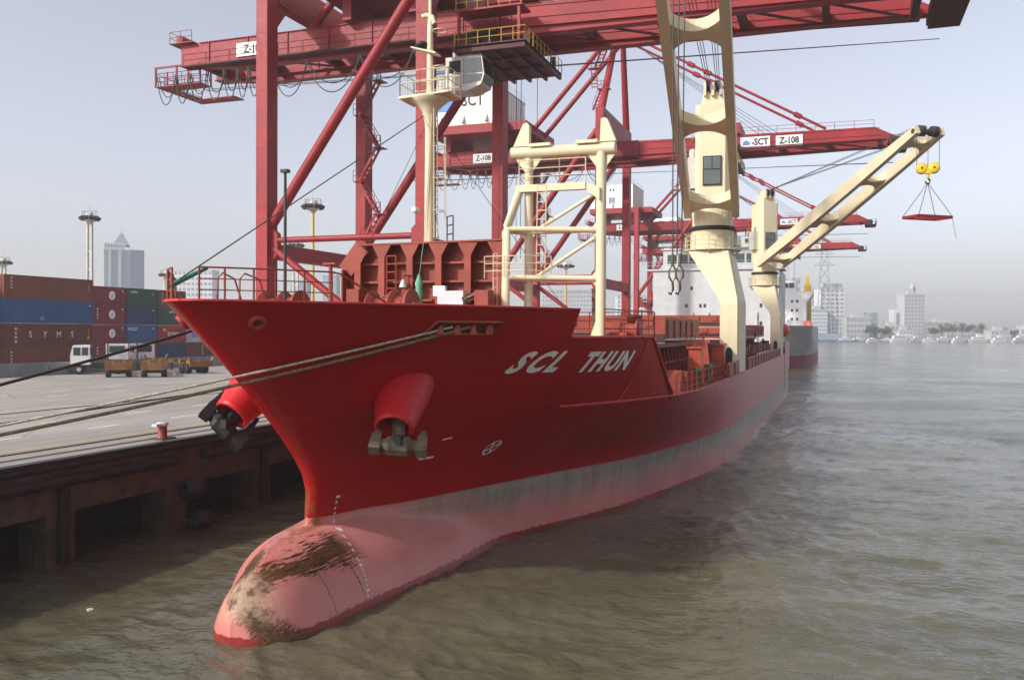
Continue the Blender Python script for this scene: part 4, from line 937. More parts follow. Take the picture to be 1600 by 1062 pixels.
# ================================================================== quayside gantry cranes
def gantry(Y0, sign, label, trolX, droop=0.0, full=True, grp='red container cranes along the quay'):
    XS, XL = -28.4, -42.2; D = 15.5; G = HQ + .05
    t = world_thing('gantry_crane', (XS, Y0, HQ), label, 'crane', grp)
    for x in (XS, XL):
        for y in (Y0, Y0 + D):
            m = MB(); top = 37.0 if x == XS else 36.2
            m.prism([(x - .52, G + 1.2), (x + .52, G + 1.2), (x + .5, top), (x - .5, top)], y - .7, y + .7, 'XZ')
            for z in (9, 13.5, 18, 22.5, 27, 31.5): m.box(x - .53, x + .53, y - .72, y + .72, z, z + .04)
            if y == Y0: m.prism([(x + (.52 if x == XL else -.52), 13.4), (x + (.52 if x == XL else -.52), 16.4), (x + (1.15 if x == XL else -1.05), 15.9), (x + (1.15 if x == XL else -1.05), 14.4)], y - .25, y + .25, 'XZ')
            lg = m.build('leg', 'crane_red', t)
            m = MB(); m.box(x - .45, x + .45, y - 2.2, y + 2.2, G + .5, G + 1.25)
            for k in (-1.7, -.7, .7, 1.7): m.lathe([(.3, -.12), (.3, .12)], (x, y + k, G + .3), 14, 'X')
            m.build('bogie', 'crane_dark', lg)
    for x in (XS, XL):
        m = MB(); m.box(x - .45, x + .45, Y0 + .7, Y0 + D - .7, 14.0, 15.2); m.build('sill_beam', 'crane_red', t)
        m = MB(); m.box(x - .55, x + .55, Y0 + .69, Y0 + D - .69, 34.2, 36.6 if x == XL else 36.9); m.prism([(Y0 + .7, 34.2), (Y0 + 2.4, 34.2), (Y0 + .7, 32.2)], x - .4, x + .4, 'YZ'); m.prism([(Y0 + D - .7, 34.2), (Y0 + D - 2.4, 34.2), (Y0 + D - .7, 32.2)], x - .4, x + .4, 'YZ')
        m.build('portal_beam', 'crane_red', t)
    for y in (Y0, Y0 + D):
        m = MB(); m.tube((XL + .5, y, 15.4), (XS - .5, y, 15.4), .24, n=12); m.build('tie_tube', 'crane_red', t)
        m = MB(); m.tube((XL + .45, y, 16.6), (XS - .45, y, 34.2), .42, n=14); m.build('diagonal', 'crane_red', t)
        m = MB(); m.tube((XL + .5, y, 14.9), (XS - .3, y, 5.4), .30, n=12); m.build('diagonal', 'crane_red', t)
    # twin girders, the outer part hinged at the waterside legs
    XH, XT, XE = -24.5, 6.6, -54.6; gz0, gz1 = 31.0, 33.45; dz = lambda x: -max(0, x - XH) * math.tan(R(droop))
    for gy in (Y0 + 4.9, Y0 + 9.7):
        m = MB(); m.prism([(XE, gz0 + .65), (XE + 6, gz0), (XH, gz0), (XH, gz1), (XE, gz1)], gy, gy + .95, 'XZ')
        m.box(XE, XH, gy - .28, gy + 1.2, gz0 + .55, gz0 + .63); m.box(XE + 2, XH, gy - .12, gy + 1.05, gz1, gz1 + .06)
        for k in range(8): m.box(XE + 3 + k * 4, XE + 3.06 + k * 4, gy - .1, gy, gz0 + .63, gz1)
        gd = m.build('girder', 'crane_red', t)
        m = MB(); z_ = lambda x, z: z + dz(x)
        m.prism([(XH + .1, z_(XH, gz0)), (XT, z_(XT, gz0 + .9)), (XT, z_(XT, gz0 + 1.3)), (XT - 2.2, z_(XT, gz1)), (XH + .1, z_(XH, gz1))], gy, gy + .95, 'XZ')
        vs_ = [(XH + .1, z_(XH, gz0 + .55)), (XT - 1, z_(XT, gz0 + .9)), (XT - 1, z_(XT, gz0 + .98)), (XH + .1, z_(XH, gz0 + .63))]
        m.prism(vs_, gy - .28, gy + 1.2, 'XZ')
        for q in (.45, .8): m.prism([(XH + .1, z_(XH, gz0 + 2.45 * q + .2)), (XT - 1.6, z_(XT, gz0 + 2.45 * q + .3)), (XT - 1.6, z_(XT, gz0 + 2.45 * q + .36)), (XH + .1, z_(XH, gz0 + 2.45 * q + .28))], gy - .07, gy, 'XZ')
        m.build('boom_girder', 'crane_red', t)
    for i in range(11):
        x = XE + 1.2 + i * 5.85; m = MB(); m.box(x - .25, x + .25, Y0 + 5.8, Y0 + 9.8, gz0 + .7 + dz(x), gz0 + 1.5 + dz(x)); m.build('cross_tie', 'crane_dark', t)
        if full and i < 10:
            m = MB(); m.beam((x + .3, Y0 + 5.8, gz0 + .8 + dz(x)), (x + 5.4, Y0 + 9.7, gz0 + .8 + dz(x + 5.4)), .16, .16); m.build('lattice_brace', 'crane_dark', t)
    m = MB(); m.box(XE + 1, XH, Y0 + 3.9, Y0 + 4.88, gz0 + .2, gz0 + .26); m.rail([(XE + 1, Y0 + 3.95, gz0 + .26), (XH, Y0 + 3.95, gz0 + .26)], 1.0, 2.4, .03, 2)
    m.prism([(XH, gz0 + .9 + dz(XH)), (XT - 1, gz0 + .9 + dz(XT - 1)), (XT - 1, gz0 + .96 + dz(XT - 1)), (XH, gz0 + .96 + dz(XH))], Y0 + 10.6, Y0 + 11.4, 'XZ')
    m.rail([(XH, Y0 + 11.35, gz0 + .96 + dz(XH)), (XT - 1, Y0 + 11.35, gz0 + .96 + dz(XT - 1))], 1.0, 2.4, .03, 2); m.build('walkway', 'crane_dark', t)
    m = MB(); m.rail([(-16, Y0 + 5.1, gz1 + dz(-16)), (XT - 2.3, Y0 + 5.1, gz1 + dz(XT))], .9, 2.2, .028, 2); m.rail([(-16, Y0 + 10.4, gz1 + dz(-16)), (XT - 2.3, Y0 + 10.4, gz1 + dz(XT))], .9, 2.2, .028, 2); m.build('boom_railing', 'crane_red', t)
    z = dz(XT)
    m = MB(); m.box(XT - .5, XT + 1.6, Y0 + 4.6, Y0 + 10.9, gz0 + .2 + z, gz0 + .3 + z); m.rail([(XT - .4, Y0 + 4.65, gz0 + .3 + z), (XT + 1.55, Y0 + 4.65, gz0 + .3 + z), (XT + 1.55, Y0 + 10.8, gz0 + .3 + z)], 1.0, 1.0, .035, 2); m.box(XT - .6, XT + .3, Y0 + 4.8, Y0 + 10.8, gz0 + .4 + z, gz0 + 1.2 + z)
    for k in range(4): m.lathe([(.55, -.1), (.55, .1)], (XT + .4, Y0 + 6.2 + k * 1.1, gz0 + .9 + z), 12, 'Y')
    m.build('boom_tip_platform', 'crane_dark', t)
    # landside end cage
    m = MB(); ex = XE - 2.6
    for zz in (gz0 - 1.1,): m.box(ex, XE + 2.2, Y0 + 4.6, Y0 + 6.2, zz, zz + .1); m.box(ex, ex + 1.2, Y0 + 6.2, Y0 + 10.9, zz, zz + .1); m.box(ex + 1.2, XE + 2.2, Y0 + 9.4, Y0 + 10.9, zz, zz + .1)
    m.rail([(ex, Y0 + 4.65, gz0 - 1.0), (XE + 2.2, Y0 + 4.65, gz0 - 1.0)], 1.1, .9, .035, 3); m.rail([(ex, Y0 + 6.15, gz0 - 1.0), (XE + 2.2, Y0 + 6.15, gz0 - 1.0)], 1.1, .9, .035, 2); m.rail([(ex, Y0 + 4.65, gz0 - 1.0), (ex, Y0 + 10.9, gz0 - 1.0)], 1.1, 1.2, .035, 2)
    for x in (ex, ex + 2.3, XE + 2.2): m.box(x - .06, x + .06, Y0 + 4.6, Y0 + 4.75, gz0 - 1.1, gz0 + .7); m.box(x - .06, x + .06, Y0 + 6.1, Y0 + 6.2, gz0 - 1.1, gz0 + .7)
    m.box(ex, XE + 2.2, Y0 + 4.6, Y0 + 4.75, gz0 + .55, gz0 + .7); m.build('end_cage', 'crane_red', t)
    m = MB(); m.box(XE - .9, XE + 1.6, Y0 + 4.4, Y0 + 11, gz1 + .05, gz1 + .13); m.rail([(XE + 1.5, Y0 + 4.45, gz1 + .1), (XE - .85, Y0 + 4.45, gz1 + .1), (XE - .85, Y0 + 11, gz1 + .1)], 1.0, 1.0, .03, 2); m.tube((XE, Y0 + 4.7, gz1 + .5), (XE, Y0 + 10.8, gz1 + .5), .35, n=10); m.build('end_platform', 'crane_red', t)
    # festoon cable loops below the landside girder
    xs = [XE - 2.2, XE - .2, XE + 1.3, XE + 3.1, XE + 4.9, XE + 6.3, XE + 7.4, XE + 8.7, XE + 9.8, XE + 13.2, XE + 18.2, XE + 23, XE + 27.5] if full else [XE + 3 * k for k in range(8)]
    for a, b in zip(xs, xs[1:]):
        m = MB(); dd = 2.6 if b - a < 3 else 2.9
        for o_, k in ((0, 1.0), (.25, .72)) if full else ((0, 1.0),): m.path([(a + (b - a) * i / 12, Y0 + 4.4 + o_, gz0 - .2 - dd * k * (1 - (2 * i / 12 - 1) ** 2) ** .75) for i in range(13)], .045, 5)
        m.build('festoon_loop', 'wire', t)
    # signs on the girder
    def board(x, z, w_, h_, s_, y=Y0 + 4.78, bold=.03, logo=False):
        m = MB(); m.box(x - w_ / 2, x + w_ / 2, y - .03, y + .02, z - h_ / 2, z + h_ / 2); b = m.build('sign_board', 'sign_white', t)
        m = MB(); text(m, s_, h_ * .82, (x + (w_ * .16 if logo else 0), y - .045, z), (1, 0, 0), bold=bold * h_, sx=.85); m.build('sign_lettering', 'sign_black', b)
        if logo:
            m = MB(); m.prism([(x - w_ * .42, z - .3), (x - w_ * .2, z - .3), (x - w_ * .16, z), (x - w_ * .3, z + .34), (x - w_ * .42, z + .1)], y - .045, y - .03, 'XZ'); m.build('sign_logo', 'sign_blue', b)
    if full != 'near':
        board(-46.4, gz0 + 1.45, 3.1, 1.3, sign); board(-5.5, gz0 + 1.35 + dz(-5.5), 3.2, 1.35, sign); board(-9.6, gz0 + 1.35 + dz(-9.6), 3.6, 1.4, '-SCT', logo=True)
    else: board(-47.1, gz0 + 1.4, 3.1, 1.15, sign)
    # machinery house
    hx0, hx1, hy0, hy1, hz = -53.4, -43.6, Y0 + 2.0, Y0 + 14.4, 36.6
    if full == 'near': hx0, hx1 = -39.3, -31.0
    m = MB(); m.box(hx0, hx1, hy0, hy1, hz, hz + 5.4); hs_ = m.build('machinery_house', 'white', t)
    m = MB(); m.box(hx0 - .1, hx1 + .1, hy0 - .1, hy1 + .1, hz + 5.4, hz + 5.52); m.rail([(hx0, hy0, hz + 5.5), (hx1, hy0, hz + 5.5), (hx1, hy1, hz + 5.5)], .9, 1.6, .03, 2); m.build('house_roof', 'offwhite', hs_)
    for k in range(12): m = MB(); m.box(hx1, hx1 + .06, hy0 + .3 + k, hy0 + .36 + k, hz + .2, hz + 5.3); m.build('cladding_rib', 'galv', hs_)
    m = MB(); m.box(hx0 - .2, hx1 + (1.5 if full == 'near' else 4.5), hy0 - .3, hy1 + .2, hz - 1.2, hz - .02); m.box(hx0 + 1.5, hx0 + 2.3, hy0 + 2, hy1 - 2, gz1 + .06, hz - 1.2); m.box(hx1 - 1, hx1 - .2, hy0 + 2, hy1 - 2, gz1 + .06, hz - 1.2); m.build('house_base', 'crane_red', hs_)
    if full != 'plain':
        m = MB(); text(m, 'SCT', 2.3, (hx0 + 6.5, hy0 - .03, hz + 3.3), (1, 0, 0), bold=.05, sx=.82); m.build('house_lettering', 'sign_black', hs_)
        m = MB(); m.prism([(hx0 + .9, hz + 2), (hx0 + 3.2, hz + 2), (hx0 + 3.6, hz + 3.6), (hx0 + 2.9, hz + 4.4), (hx0 + 2, hz + 4.2), (hx0 + 1.7, hz + 3.5), (hx0 + .9, hz + 3.2)], hy0 - .04, hy0 - .01, 'XZ'); m.build('house_logo', 'sign_blue', hs_)
    else:
        for i in range(3):
            for dx in (0, .7): m = MB(); m.box(hx0 + 1.2 + i * 3.2 + dx, hx0 + 1.6 + i * 3.2 + dx, hy0 - .03, hy0 + .02, hz + 3.9, hz + 4.5); m.build('window', 'glass', hs_)
            m = MB(); m.box(hx0 + 1.0 + i * 3.2, hx0 + 2.5 + i * 3.2, hy0 - .03, hy0 + .02, hz + 1.0, hz + 2.5); m.build('window', 'glass_far', hs_)
    for i in range(3):
        m = MB(); x = hx0 + 1.5 + i * 3.4; m.prism([(hy0, hz + .3), (hy0 - .5, hz + .3), (hy0 - .5, hz + .45), (hy0, hz + 1.4)], x, x + .35, 'YZ'); m.build('vent_hood', 'galv', hs_)
    # A-frame, stays
    ax_, az = -27.7, 48.6; Yc = Y0 + D / 2
    for y in (Y0 + .4, Y0 + D - .4):
        m = MB(); m.tube((XS, y, 36.8), (ax_, Yc + (1.6 if y > Yc else -1.6), az), .5, .38, 12); m.build('apex_leg', 'crane_red', t)
    m = MB(); m.box(ax_ - .5, ax_ + .5, Yc - 2.6, Yc + 2.6, az - .6, az + .5); m.build('apex_beam', 'crane_red', t)
    for gy in (Y0 + 5.4, Y0 + 10.2):
        m = MB(); m.tube((ax_, gy, az), (-41.6, gy, gz1), .33, n=12); m.build('backstay', 'crane_red', t)
        m = MB(); a = Vector((ax_, gy, az)); b = Vector((-1.2, gy, gz1 + .2 + dz(-1.2))); m.tube(a, b, .17, n=8)
        for q in (.36, .44, .86): m.tube(a.lerp(b, q), a.lerp(b, q + .03), .32, n=8)
        m.build('forestay', 'crane_red', t)
    m = MB()
    for k in range(4): m.tube((ax_, Yc - 1.2 + .8 * k, az), (-9 + k, Yc - 1.2 + .8 * k, gz1 + dz(-9)), .03, n=4)
    m.tube((XE, Yc, gz0 - .7), (XT, Yc, gz0 - 1.5 + dz(XT)), .03, n=4); m.tube((XE, Yc + .5, gz0 - .7), (XT, Yc + .5, gz0 - 1.35 + dz(XT)), .03, n=4)
    m.build('boom_ropes', 'wire', t)
    m = MB(); z0 = 36.9
    for k in range(4):
        z1 = z0 + 2.9; p = (XS - .9 - .25 * (k % 2), Y0 + .9 + .45 * k, z0); q = (XS - .9 + (.9 if k % 2 == 0 else -.6), Y0 + 1.7 + .45 * k, z1); m.stair(p, q, .7, (1, .4, 0)); m.box(q[0] - .8, q[0] + .8, q[1] - .3, q[1] + .7, z1 - .05, z1 + .03); m.rail([(q[0] - .8, q[1] - .3, z1), (q[0] + .8, q[1] - .3, z1)], 1, .8, .03, 2); z0 = z1
    m.build('apex_stairs', 'crane_red', t)
    m = MB(); yy = Y0 + D - 1.1; z0 = 16.0; xx = XL
    for k in range(5):
        z1 = z0 + 3.05; a, b = (xx + .75, xx + 2.6) if k % 2 == 0 else (xx + 2.6, xx + .75)
        m.stair((a, yy - .9, z0), (b, yy - .9, z1), .7, (0, 1, 0)); m.box(b - .5, b + .5, yy - 1.4, yy, z1 - .05, z1); m.rail([(b - .5, yy - 1.4, z1), (b + .5, yy - 1.4, z1)], 1, .9, .03, 2); z0 = z1
    m.build('leg_stairs', 'crane_red', t)
    # trolley and operator cab
    tx = trolX; tz = dz(tx)
    pz = 29.55 + tz; xa, xb, ya, yb = tx - 3.1, tx + 2.5, Y0 + 2.2, Y0 + 11.6
    m = MB(); m.box(xa, xb, ya, yb, pz, pz + .15); m.box(xa, xb, ya, ya + .25, pz - .3, pz + .25); m.box(xa, xa + .25, ya + .25, yb, pz - .3, pz + .2); m.box(xb - .25, xb, ya + .25, yb, pz - .3, pz + .2)
    for x in (tx - 1.6, tx - .2, tx + 1.2): m.beam((x, ya + .25, pz - .15), (x, yb, pz - .15), .2, .3)
    for y in (ya + 3, ya + 6): m.beam((xa + .25, y, pz - .12), (xb - .25, y, pz - .12), .2, .24)
    for x in (xa + .6, xb - .6):
        for y in (Y0 + 4.4, Y0 + 11.1): m.box(x - .2, x + .2, y - .2, y + .2, pz + .15, 31 + tz)
    tr_ = m.build('trolley', 'crane_dark', t)
    m = MB(); m.rail([(xa, ya + .05, pz + .2), (xb, ya + .05, pz + .2), (xb, yb, pz + .2)], 1.05, .9, .035, 2); m.build('trolley_railing', 'yellow_rail', tr_)
    m = MB(); m.box(xa, xb - .3, Y0 + 2.4, Y0 + 4.4, 32.4 + tz, 32.55 + tz); g2 = m.build('trolley_gallery', 'crane_red', tr_)
    m = MB(); m.rail([(xa, Y0 + 2.45, 32.55 + tz), (xb - .4, Y0 + 2.45, 32.55 + tz)], 1.05, .9, .035, 2); m.build('gallery_railing', 'yellow_rail', tr_)
    for x in (xa + .2, xb - .6): m = MB(); m.box(x - .1, x + .1, Y0 + 2.5, Y0 + 2.7, pz + .1, 32.4 + tz); m.build('gallery_post', 'crane_red', tr_)
    m = MB(); m.box(tx - 1.6, tx + 2.6, Y0 + 4.5, Y0 + 11, 33.5 + tz, 34.9 + tz); m.lathe([(.6, -2.2), (.6, 2.2)], (tx + .4, Yc, 35.2 + tz), 14, 'Y'); m.build('hoist_machinery', 'crane_red', tr_)
    m = MB()
    for dx, dy in ((0, 0), (1.8, 0), (0, 4), (1.8, 4)): m.tube((tx - .8 + dx, Yc - 2 + dy, 29.4 + tz), (tx - .8 + dx, Yc - 2 + dy, 14 if full == 'near' else 22), .025, n=4)
    m.build('hoist_wires', 'wire', tr_)
    m = MB(); text_w = 0; cx, cy = tx - 2.6, Y0 + 3.6
    # cab body leans forward at the glazed end
    m.prism([(cx - 1.4, 26.6 + tz), (cx + .4, 26.5 + tz), (cx + 1.5, 26.9 + tz), (cx + 1.75, 27.6 + tz), (cx + 1.55, 29.1 + tz), (cx - 1.4, 29.1 + tz)], cy - 1.0, cy + 1.0, 'XZ'); m.box(cx - .9, cx + 1.2, cy - .8, cy + .8, 29.1 + tz, 29.5 + tz)
    cb = m.build('operator_cab', 'galv', t)
    for pts in ([(cx + .05, 27.0), (cx + 1.45, 27.15), (cx + 1.6, 27.65), (cx + .05, 27.75)], [(cx + .05, 27.85), (cx + 1.62, 27.8), (cx + 1.48, 28.9), (cx + .05, 28.9)], [(cx - 1.1, 27.9), (cx - .15, 27.9), (cx - .15, 28.8), (cx - 1.1, 28.8)]):
        g_ = MB(); g_.prism([(p[0], p[1] + tz) for p in pts], cy - 1.04, cy - 1.01, 'XZ'); g_.build('cab_window', 'glass', cb)
    for za, zb, xa, xb in ((27.05, 27.6, 1.58, 1.78), (27.7, 28.95, 1.78, 1.60)):
        g_ = MB(); g_.add([(cx + xa, cy - .85, za + tz), (cx + xa, cy + .85, za + tz), (cx + xb, cy + .85, zb + tz), (cx + xb, cy - .85, zb + tz)], [(0, 1, 2, 3)]); g_.build('cab_window', 'glass', cb)
    g_ = MB(); g_.box(cx - 3.2, cx - 1.4, cy - 1.0, cy + .9, 26.6 + tz, 26.75 + tz); g_.rail([(cx - 3.2, cy - .95, 26.75 + tz), (cx - 1.4, cy - .95, 26.75 + tz)], 1, .6, .03, 2); g_.box(cx - 2.2, cx - 1.42, cy - .7, cy + .5, 26.75 + tz, 27.7 + tz); g_.build('cab_balcony', 'galv', cb)
    for x in (cx - 1, cx + .9): g_ = MB(); g_.box(x - .12, x + .12, cy - .3, cy + .3, 29.1 + tz, 31.0 + tz); g_.build('cab_hanger', 'crane_dark', cb)
    return t
gantry(60.0, 'Z-10', 'nearest red container crane towering over the bow of the red ship', -24.0, 1.9, 'near')
gantry(112.0, 'Z-108', 'red container crane Z-108, second from the viewer, white house lettered SCT', -14.0, .5, True)
gantry(200.0, 'Z-101', 'hazy red container crane Z-101 with white windowed machinery house', -15, 0, 'plain')
gantry(262.0, 'Z-102', 'farthest hazy red container crane Z-102 beyond the white ship superstructure', -12, 0, 'plain')
# ================================================================== container yard
cols = dict(brown=(.15, .04, .025), rust=(.19, .055, .03), maroon=(.18, .012, .022), blue=(.025, .10, .24), green=(.012, .07, .045), navy=(.022, .04, .12), red=(.34, .012, .016), grey=(.5, .5, .5), darkbrown=(.14, .04, .035), orange=(.45, .15, .06))
for k_, c_ in cols.items(): contmat(k_, c_)
CME = {}
def container(x, y, level, L, col, label, marks=(), grp='stacked shipping containers in the yard'):
    """x = waterside face, y = near end, long side along the quay"""
    W, Hc = 2.44, 2.59; z = HQ + level * (Hc + .03); t = thing('shipping_container', (x - W / 2, y, z), label, 'container', grp)
    key = (L, col)
    if key not in CME:
        m = MB(); n = int(L / .28); pr = []
        for i in range(n):
            a = .16 + (L - .32) * i / n; b = .16 + (L - .32) * (i + 1) / n; q = (b - a) / 4; pr += [(a, 0), (a + q, 0), (a + 2 * q, .05), (a + 3 * q, .05)]
        pr.append((L - .16, 0))
        for sd in (1, -1):
            vs = [(sd * (W / 2 - .07 + d), y_, zz) for y_, d in pr for zz in (.16, Hc - .12)]
            m.add(vs, [(2 * i, 2 * i + 2, 2 * i + 3, 2 * i + 1) if sd > 0 else (2 * i + 1, 2 * i + 3, 2 * i + 2, 2 * i) for i in range(len(pr) - 1)])
        m.box(-W / 2 + .05, W / 2 - .05, .1, L - .1, Hc - .1, Hc - .04); m.box(-W / 2 + .05, W / 2 - .05, .1, L - .1, .08, .14)
        m.box(-W / 2 + .08, W / 2 - .08, L - .1, L - .06, .14, Hc - .1)
        body = m.data_mesh = m.build('body', CONT[col], t)
        f = MB()
        for sx in (-1, 1):
            for yy in (0, L - .16): f.box(sx * W / 2 - (.16 if sx > 0 else 0), sx * W / 2 + (.16 if sx < 0 else 0), yy, yy + .16, 0, Hc)
            f.box(sx * W / 2 - (.1 if sx > 0 else 0), sx * W / 2 + (.1 if sx < 0 else 0), .16, L - .16, 0, .16); f.box(sx * W / 2 - (.08 if sx > 0 else 0), sx * W / 2 + (.08 if sx < 0 else 0), .16, L - .16, Hc - .12, Hc)
        for yy in (0, L - .12): f.box(-W / 2 + .16, W / 2 - .16, yy, yy + .12, Hc - .14, Hc); f.box(-W / 2 + .16, W / 2 - .16, yy, yy + .12, 0, .16)
        fr = f.build('frame', CONT[col], t)
        d = MB()
        for sx in (-1, 1): d.box(-1.05 if sx < 0 else .03, -.03 if sx < 0 else 1.05, .03, .08, .17, Hc - .15)
        for xx in (-.85, -.3, .3, .85): d.tube((xx, .0, .12), (xx, .0, Hc - .12), .03, n=6)
        dr = d.build('door', CONT[col], t)
        CME[key] = [('body', body.data), ('frame', fr.data), ('door', dr.data)]
    else:
        for nm, me in CME[key]:
            o = bpy.data.objects.new(nm, me); COL.objects.link(o); o.parent = t
    for mk in marks:
        m = MB(); kind = mk[0]
        if kind == 't': text(m, mk[1], mk[2], (W / 2 + .006, mk[3], mk[4]), (0, 1, 0), bold=.012, sx=mk[5] if len(mk) > 5 else .9); mt = mk[6] if len(mk) > 6 else 'sign_white'
        elif kind == 'disc':
            m.add([(W / 2 + .004, mk[1] + mk[3] * .92 * math.cos(i * .314), mk[2] + mk[3] * math.sin(i * .314)) for i in range(20)], [tuple(range(20))]); mt = 'sign_white'
        elif kind == 'blk':
            for i in range(mk[4]): zz = mk[2] - i * mk[3] * 1.35; m.box(W / 2 + .003, W / 2 + .008, mk[1] - mk[3] * .45, mk[1] + mk[3] * .45, zz, zz + mk[3] * .25); m.box(W / 2 + .003, W / 2 + .008, mk[1] - mk[3] * .4, mk[1] - mk[3] * .18, zz - mk[3] * .5, zz); m.box(W / 2 + .003, W / 2 + .008, mk[1] + mk[3] * .05, mk[1] + mk[3] * .4, zz - mk[3] * .45, zz - mk[3] * .2)
            mt = mk[5] if len(mk) > 5 else 'sign_white'
        elif kind == 'sq': m.box(W / 2 + .003, W / 2 + .008, mk[1] - mk[3], mk[1] + mk[3], mk[2] - mk[4], mk[2] + mk[4]); mt = mk[5]
        m.build('marking', mt, t)
    return t
X1 = -83.3; Y1 = 71.5; F, T20 = 12.19, 6.06
tex = ('t', 'TEX', .34, 1.0, 1.95, .9); 
container(X1, Y1, 3, F, 'rust', 'long rust brown container on top of the tall left stack', (('blk', .95, 2.25, .26, 4), ('sq', 11.6, 1.6, .02, .5, 'sign_white')))
container(X1, Y1, 2, F, 'blue', 'long faded blue container second from top in the left stack', (('sq', 11.7, 2.1, .14, .06, 'sign_white'), ('sq', 4.9, .55, .3, .2, 'sign_blue')))
container(X1, Y1, 1, F, 'brown', 'long brown container lettered S Y M S in the left stack', (('t', 'S', .95, 3.35, 1.35), ('t', 'Y', .95, 5.3, 1.35), ('t', 'M', .95, 7.2, 1.35), ('t', 'S', .95, 9.1, 1.35), ('blk', 1.5, 2.0, .34, 4), ('sq', 11.5, .95, .15, .14, 'yellow'), ('sq', 11.5, 1.6, .03, .4, 'yellow')))
container(X1, Y1, 0, F, 'rust', 'long rust brown container at the bottom of the left stack behind the barrier', (('blk', .95, 2.1, .26, 4),))
for i, (c, l) in enumerate((('darkbrown', 'bottom'), ('darkbrown', 'second'), ('darkbrown', 'third'), ('orange', 'top'))):
    container(X1 - 2.2, Y1 - 12.9, i, F, c, f'{"orange" if i == 3 else "dark"} container {l} of the stack cut by the left picture edge')
X2 = -94.2
def jj(): return (('disc', 3.55, 1.4, .62), ('t', 'JJ', .66, 3.55, 1.38, .8, 'sign_blue'), ('sq', 5.45, 2.2, .2, .03, 'sign_white'), ('sq', 5.55, 2.0, .03, .18, 'sign_white'))
container(X2, 94.5, 3, T20, 'maroon', 'maroon container with round white JJ emblem, top of its stack', jj())
container(X2, 94.5, 2, T20, 'maroon', 'maroon container with round JJ emblem and characters, second from top', jj() + (('blk', .95, 2.1, .3, 4),))
container(X2, 94.5, 1, T20, 'maroon', 'maroon container with round JJ emblem, third from top of its stack', jj())
container(X2, 94.5, 0, T20, 'maroon', 'maroon container at stack bottom behind the first white tractor cabs', (('blk', .95, 2.1, .3, 3),))
container(X2, 100.75, 3, T20, 'green', 'dark green container on top beside the round emblem stack', (('t', 'CAPITAL', .4, 1.5, 2.05), ('sq', 5.2, 1.8, .03, .3, 'sign_white')))
container(X2, 100.75, 2, T20, 'navy', 'navy container directly under the top green one', (('sq', 5.2, 2.1, .25, .05, 'sign_white'),))
container(X2, 100.75, 1, T20, 'blue', 'blue container with white letters, second from the ground', (('t', 'HOCO', .62, 1.2, 2.0), ('sq', 5.2, 2.1, .2, .05, 'sign_white')))
container(X2, 100.75, 0, T20, 'red', 'bright red container lettered SYMS on the ground behind the tractors', (('t', 'SYMS', .95, 2.9, 1.3, 1.5),))
container(X2, 107.0, 3, T20, 'darkbrown', 'brown container on top of the stack right behind the bow tip', (('t', 'S Y', .85, 2.6, 1.35, 1.2), ('blk', .9, 2.0, .32, 4, 'yellow')))
container(X2, 107.0, 2, T20, 'green', 'green container below the brown one by the bow tip', (('t', 'CAPITAL', .38, 3.0, 1.95),))
container(X2, 107.0, 1, T20, 'red', 'red container with white SYMS letters near the bow flare', (('t', 'DSL', .5, 1.4, 1.9), ('t', 'SYMS', .8, 3.3, 1.25, 1.4)))
container(X2, 107.0, 0, T20, 'navy', 'blue container on the ground behind the third white cab', ())
container(X2 - 1, 114.0, 1, T20, 'grey', 'white container with dark blue swirl seen past the bow flare', (('sq', 2.6, 1.3, 1.0, .55, 'sign_blue'), ('disc', 1.9, 1.3, .45)))
container(X2 - 1, 114.0, 0, T20, 'darkbrown', 'ribbed brown container on the ground right of the stacks', (('blk', 4.2, 2.0, .3, 4),))
container(X2 - 1, 120.3, 0, T20, 'brown', 'brown container farthest right behind the bow', ())
# barrier blocks
for i in range(7):
    y = 56.5 + i * 6.15; x = -74.2 - (.35 if i > 2 else 0)
    m = MB(); m.prism([(x - .32, HQ), (x + .32, HQ), (x + .22, HQ + .35), (x + .14, HQ + 1.25), (x - .14, HQ + 1.25), (x - .22, HQ + .35)], y, y + 6.0, 'XZ')
    o = m.build('barrier_block', 'barrier', org=(x, y, HQ)); tag(o, ['grey barrier block cut off at the left picture edge', 'leftmost whole grey barrier block below the brown containers', 'second grey barrier block, left of the first tractor', 'grey barrier block behind the first white tractor', 'grey barrier block behind the second tractor', 'grey barrier block behind the third white cab', 'grey barrier block farthest right behind the trailers'][i], 'barrier', 'concrete barrier blocks along the yard edge')
